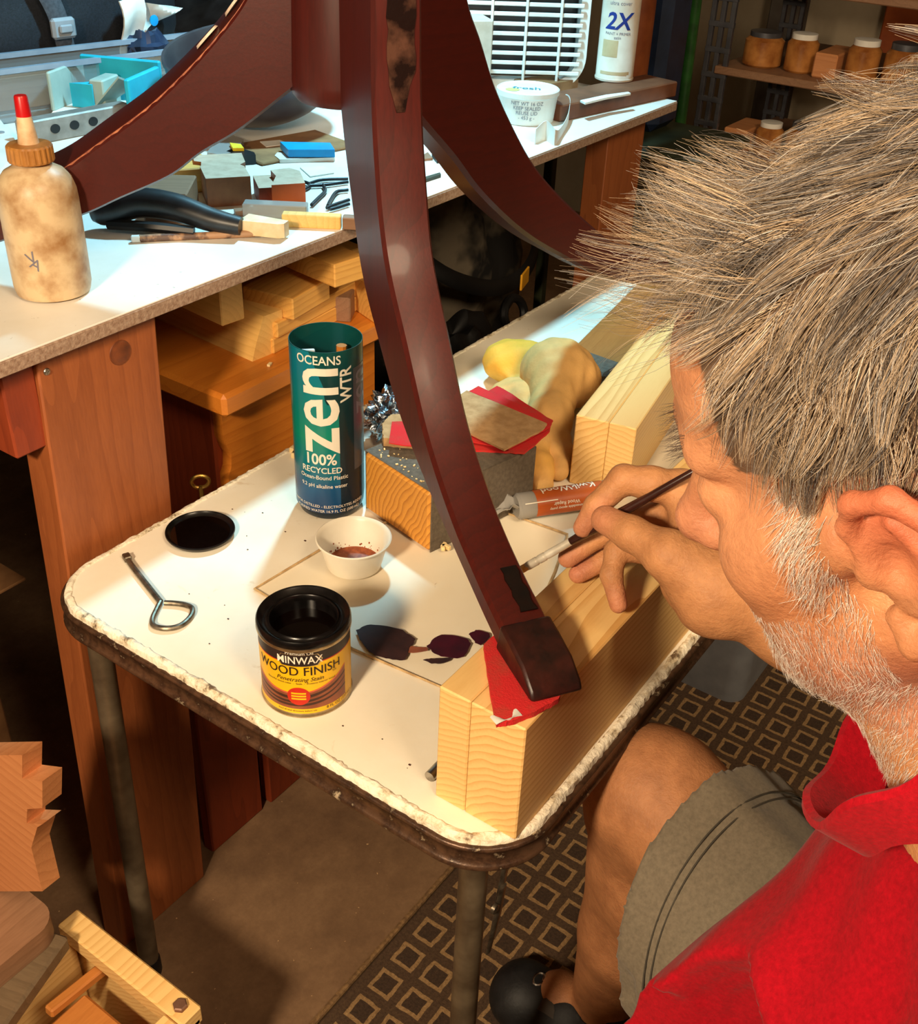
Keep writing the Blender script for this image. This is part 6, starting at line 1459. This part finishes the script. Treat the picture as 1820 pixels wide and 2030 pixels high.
def sample(mask, n):
    fm = mask[BF].all(1); f = BF[fm]; A_ = np.linalg.norm(np.cross(BV[f[:, 1]] - BV[f[:, 0]], BV[f[:, 3]] - BV[f[:, 0]]), axis=1); i = rng.choice(len(f), n, p=A_ / A_.sum()); q = f[i]
    u, v = rng.random((n, 1)), rng.random((n, 1)); p = (BV[q[:, 0]] * (1 - u) + BV[q[:, 1]] * u) * (1 - v) + (BV[q[:, 3]] * (1 - u) + BV[q[:, 2]] * u) * v
    return p, BN[q[:, 0]]
def skullsurf(P, off):
    L = (P - HO) @ HM; c = np.array([-.018, 0, .050]); r = np.array([.095, .077, .088]) + off; q = (L - c) / r; k = np.linalg.norm(q, axis=1); m = (k < 1) & (L[:, 2] > -.02)
    L2 = np.where(m[:, None], c + (L - c) / np.maximum(k, 1e-6)[:, None], L); return L2 @ HM.T + HO
lat = np.abs(hl[:, 1])
ear_gap = ((hl[:, 0] > -.042) & (hl[:, 0] < .012) & (hl[:, 2] < .034))
hairm = headm & ~((lat > .0775) & (hl[:, 0] > -.050) & (hl[:, 0] < .02)) & (hl[:, 2] > -.055) & (hl[:, 0] < np.where(hl[:, 2] > .095, .058 - .45 * lat, .028 + .22 * (hl[:, 2] - .03))) & ~((hl[:, 2] < .03) & (hl[:, 0] > .028)) & ~ear_gap & ~((hl[:, 2] < .005) & (hl[:, 0] > -.04))
rt, nr = sample(hairm, 21000); L = (rt - HO) @ HM
topw = np.clip((L[:, 2] - .07) / .05, 0, 1)[:, None]
side = np.sign(L[:, 1:2])
fl_top = np.c_[np.full(len(L), .65), L[:, 1] * 9, np.full(len(L), -.1)]
fl_side = np.c_[np.full(len(L), .30), np.zeros(len(L)), np.full(len(L), -1.0)]
fl_back = np.c_[np.full(len(L), -.25), np.zeros(len(L)), np.full(len(L), -1.0)]
bk = np.clip((-.05 - L[:, 0]) / .05, 0, 1)[:, None] * (1 - topw)
fl = (fl_top * topw + fl_side * (1 - topw)) * (1 - bk) + fl_back * bk
cell = np.sin(rt * 80 + np.array([1., 2., 3.])) * .28 + np.sin(rt[:, ::-1] * 190) * .20 + rng.normal(size=rt.shape) * .14
fl = (fl + cell) @ HM.T; fl -= nr * (fl * nr).sum(1)[:, None]; fl /= np.linalg.norm(fl, axis=1)[:, None]
ln = .033 + .010 * topw[:, 0] + rng.normal(size=len(L)) * .007; ln *= np.clip(.45 + (L[:, 2] - .035) / .05, .4, 1); ln = np.clip(ln, .010, .08); lf_ = .42 + .12 * topw[:, 0] + rng.normal(size=len(L)) * .16
PAL = np.array([(.33, .235, .150), (.165, .120, .084), (.46, .34, .23), (.060, .048, .044), (.50, .46, .42), (.19, .17, .165)])
def hcol(n, rng, roots):
    z = np.sin(roots[:, 0] * 150 + 1.3 + 2 * np.sin(roots[:, 2] * 90)) + np.sin(roots[:, 1] * 170 + roots[:, 2] * 120) + np.sin(roots[:, 2] * 230 + roots[:, 0] * 60)
    g = np.clip(((roots - HO) @ HM[:, 2] - .085) / .05, 0, 1)
    p = np.stack([.30 + .10 * z, .20 - .07 * z, .20 + .07 * z - .12 * g, .10 - .05 * z + .12 * g, .10 + .04 * g, .10 + .14 * g], 1).clip(.015); p /= p.sum(1, keepdims=True)
    j = (rng.random((n, 1)) > np.cumsum(p, 1)).sum(1).clip(0, 5); return PAL[j] * 1.15 * (rng.uniform(.8, 1.15, n) * (1 + .12 * z))[:, None]
strands(rt, nr, fl, ln, lf_, 7, rng.uniform(.00011, .00021, len(L)), hcol, rng, .10, 650, .05, 'hair', surf=skullsurf, cls=.85)
# the long forelock
fm_ = headm & (hl[:, 2] > .095) & (hl[:, 0] > .010) & (hl[:, 0] < .060) & (lat < .05)
rt2, nr2 = sample(fm_, 1100); L2 = (rt2 - HO) @ HM
fl2 = np.c_[np.full(len(L2), 1.0), L2[:, 1] * 5 + .1, rng.normal(size=len(L2)) * .40 + .55] + np.sin(rt2 * 120) * .25
fl2 = fl2 @ HM.T; fl2 /= np.linalg.norm(fl2, axis=1)[:, None]
strands(rt2, nr2, fl2, rng.uniform(.030, .066, len(L2)), rng.uniform(.3, 1.0, len(L2)), 9, rng.uniform(.00010, .00018, len(L2)), hcol, rng, .13, 60, .02, 'forelock', cls=.75)
WH = np.array([(.80, .74, .66), (.68, .60, .52), (.86, .82, .76), (.52, .42, .34)])
wcol = lambda n, rng, roots: WH[rng.integers(0, 4, n)] * rng.uniform(.85, 1.1, (n, 1))
# sideburn and beard
sbm = headm & (hl[:, 0] > .018) & (hl[:, 0] < .042) & (hl[:, 2] < .035) & (hl[:, 2] > -.03) & (lat > .04)
bdm = headm & (hl[:, 2] < -.028 - .30 * np.maximum(0, hl[:, 0] - .03)) & (hl[:, 2] > -.128) & (hl[:, 0] > .014 + .10 * np.maximum(0, -.06 - hl[:, 2])) & ~((np.abs(hl[:, 2] + .063) < .010) & (hl[:, 0] > .082) & (lat < .02))
bdm |= (hl[:, 2] < -.085) & (hl[:, 0] > -.03) & (hl[:, 2] > -.165) & (np.abs(hl[:, 1]) < .10) & (hl[:, 0] < .12)
for nm, mk, n, l0, l1 in (('sideburn', sbm, 1500, .008, .016), ('beard', bdm, 15000, .004, .010)):
    r3, n3 = sample(mk, n); q3 = np.c_[np.full(n, .35), np.zeros(n), np.full(n, -1.)] + np.sin(r3 * 150) * .35 + rng.normal(size=(n, 3)) * .25; q3 = q3 @ HM.T; q3 -= n3 * (q3 * n3).sum(1)[:, None]; q3 /= np.linalg.norm(q3, axis=1)[:, None]
    strands(r3, n3, q3, rng.uniform(l0, l1, n), rng.uniform(.3, .7, n), 4, rng.uniform(.00009, .00018, n), wcol, rng, .05, 0, 0, nm)
ebm = headm & (hl[:, 2] > .034) & (hl[:, 2] < .050) & (hl[:, 0] > .055) & (lat > .008) & (lat < .045)
r3, n3 = sample(ebm, 240); q3 = np.c_[np.full(240, .6), np.sign((r3 - HO) @ HM[:, 1]) * .8, np.full(240, .1)] + rng.normal(size=(240, 3)) * .3; q3 = q3 @ HM.T; q3 /= np.linalg.norm(q3, axis=1)[:, None]
dcol = lambda n, rng, roots: np.array([(.10, .075, .06)]) * rng.uniform(.7, 1.8, (n, 1))
strands(r3, n3, q3, rng.uniform(.007, .012, 240), rng.uniform(.5, 1.2, 240), 4, .00012, dcol, rng, .05, 0, 0, 'eyebrow')

# ------------------------------------------------------------------ the brush in his hand
bv = Vector(BR1) - Vector(BR0); Lbr = bv.length
br = thing('paint_brush', 'small dark-handled artist\'s brush held in the man\'s right hand', 'brush', tuple(BR0)); br.matrix_world = frame(tuple(BR0), tuple(bv), ez=(0, 0, 1))
fr = [0, .075, .24]; Xl = lambda s: s * Lbr
obj('bristles', MB().loft([[(x, w * math.cos(a), h * math.sin(a)) for a in np.linspace(0, 2 * PI, 15)[:-1]] for x, w, h in ((0, .0040, .0020), (.004, .0046, .0026), (.012, .0042, .0030), (.018, .0035, .0030))]), plain('tan_bristle', (232, 172, 92), (196, 134, 62), 300, .6), br)
fe = [(.0034, .016), (.0036, .018), (.0036, .026), (.0031, .0265), (.0031, .028), (.0036, .0285), (.0036, .034), (.0031, .0345), (.0031, .036), (.0035, .0365), (.0033, .060)]
obj('ferrule', MB().lathe([(r, x) for r, x in fe], 20, X2Z), plain('ferrule_metal', (232, 224, 208), (200, 190, 172), 60, .38, .35), br)
hp_ = [(.0031, .059), (.0040, .075), (.0044, .090), (.0040, .11), (.0032, Lbr * .75), (.0027, Lbr - .003), (.0020, Lbr)]
obj('handle', MB().lathe(hp_, 20, X2Z), M['brushwood'], br)

# ------------------------------------------------------------------ leather work gloves on the table
def gl_pt(px, py, z): return at(px, py, z=z)
G1 = SDF(); c1 = gl_pt(1018, 718, TZ + .030); 
G1.ell(c1, (.040, .042, .028), .02); G1.ell(c1 + np.array([.010, -.035, .002]), (.034, .036, .026), .02)
G1.ell(gl_pt(1030, 790, TZ + .022), (.050, .040, .022), .02); G1.cap(gl_pt(1040, 800, TZ + .022), gl_pt(1080, 850, TZ + .020), .022, .018, .02)
G2 = SDF(); a1 = gl_pt(1105, 740, TZ + .045); a2 = gl_pt(1090, 830, TZ + .034); a3 = gl_pt(1150, 760, TZ + .035)
G2.ell(a1, (.045, .040, .034), .03); G2.cap(a1, a2, .036, .026, .03); G2.cap(a1, a3, .032, .022, .03); G2.cap(a2, gl_pt(1113, 900, TZ + .016), .020, .014, .015); G2.cap(gl_pt(1113, 900, TZ + .016), gl_pt(1108, 935, TZ + .012), .0135, .0115, .01); G2.cap(a2, gl_pt(1080, 900, TZ + .018), .020, .015, .015)
G3f = [gl_pt(1062, 880, TZ + .026), gl_pt(1070, 925, TZ + .018), gl_pt(1076, 958, TZ + .013)]
G1.chain([gl_pt(1065, 850, TZ + .026)] + G3f, [.020, .0165, .0150, .0125], .012)
gt = thing('work_glove', 'folded leather work glove with bright yellow cuff, left of the two', 'glove', (c1[0], c1[1], TZ), 0, None)
def gmesh(G, nm, par, org, col):
    def fg(P, c=None, b=None): return np.maximum(G.f(P, c, b) + .0012 * np.sin(P[..., 0] * 210 + 2 * np.sin(P[..., 2] * 90)) * np.sin(P[..., 1] * 170), TZ + .0075 * 0 + .0003 - P[..., 2])
    q = np.array([np.r_[p[1] - .06, p[1] + .06] if p[0] == 'e' else np.r_[np.minimum(p[1], p[2]) - .05, np.maximum(p[1], p[2]) + .05] for p in G.p]); v, f = surface_nets(fg, q[:, :3].min(0), q[:, 3:].max(0), .0025); v = relax(v, f, 1, .4)
    return np_mesh(nm, v, f, M['glove_c'], par, org, col(v))
M['glove_c'] = colmat('glove_leather_tinted', .75, (28, .35, 170, .35))
tan, yel = np.array(_lin((228, 180, 108))[:3]), np.array(_lin((234, 178, 30))[:3])
def gc1(v):
    m = np.clip(1.25 - np.linalg.norm((v - c1) / np.array([.05, .055, .05]), axis=1), 0, 1)[:, None] ** .5; d = np.clip(1.2 - np.linalg.norm(v - gl_pt(1068, 925, TZ + .018), axis=1) / .03, 0, 1)[:, None]
    return (tan * (1 - m) + yel * m) * (1 - .6 * d) + yel * .6 * d
gmesh(G1, 'leather', gt, np.array(gt.location), gc1)
g2 = thing('work_glove', 'second leather work glove draped over the first, plain tan, against the short beam', 'glove', (a1[0], a1[1], TZ), 0, None)
gmesh(G2, 'leather', g2, np.array(g2.location), lambda v: np.tile(tan, (len(v), 1)))
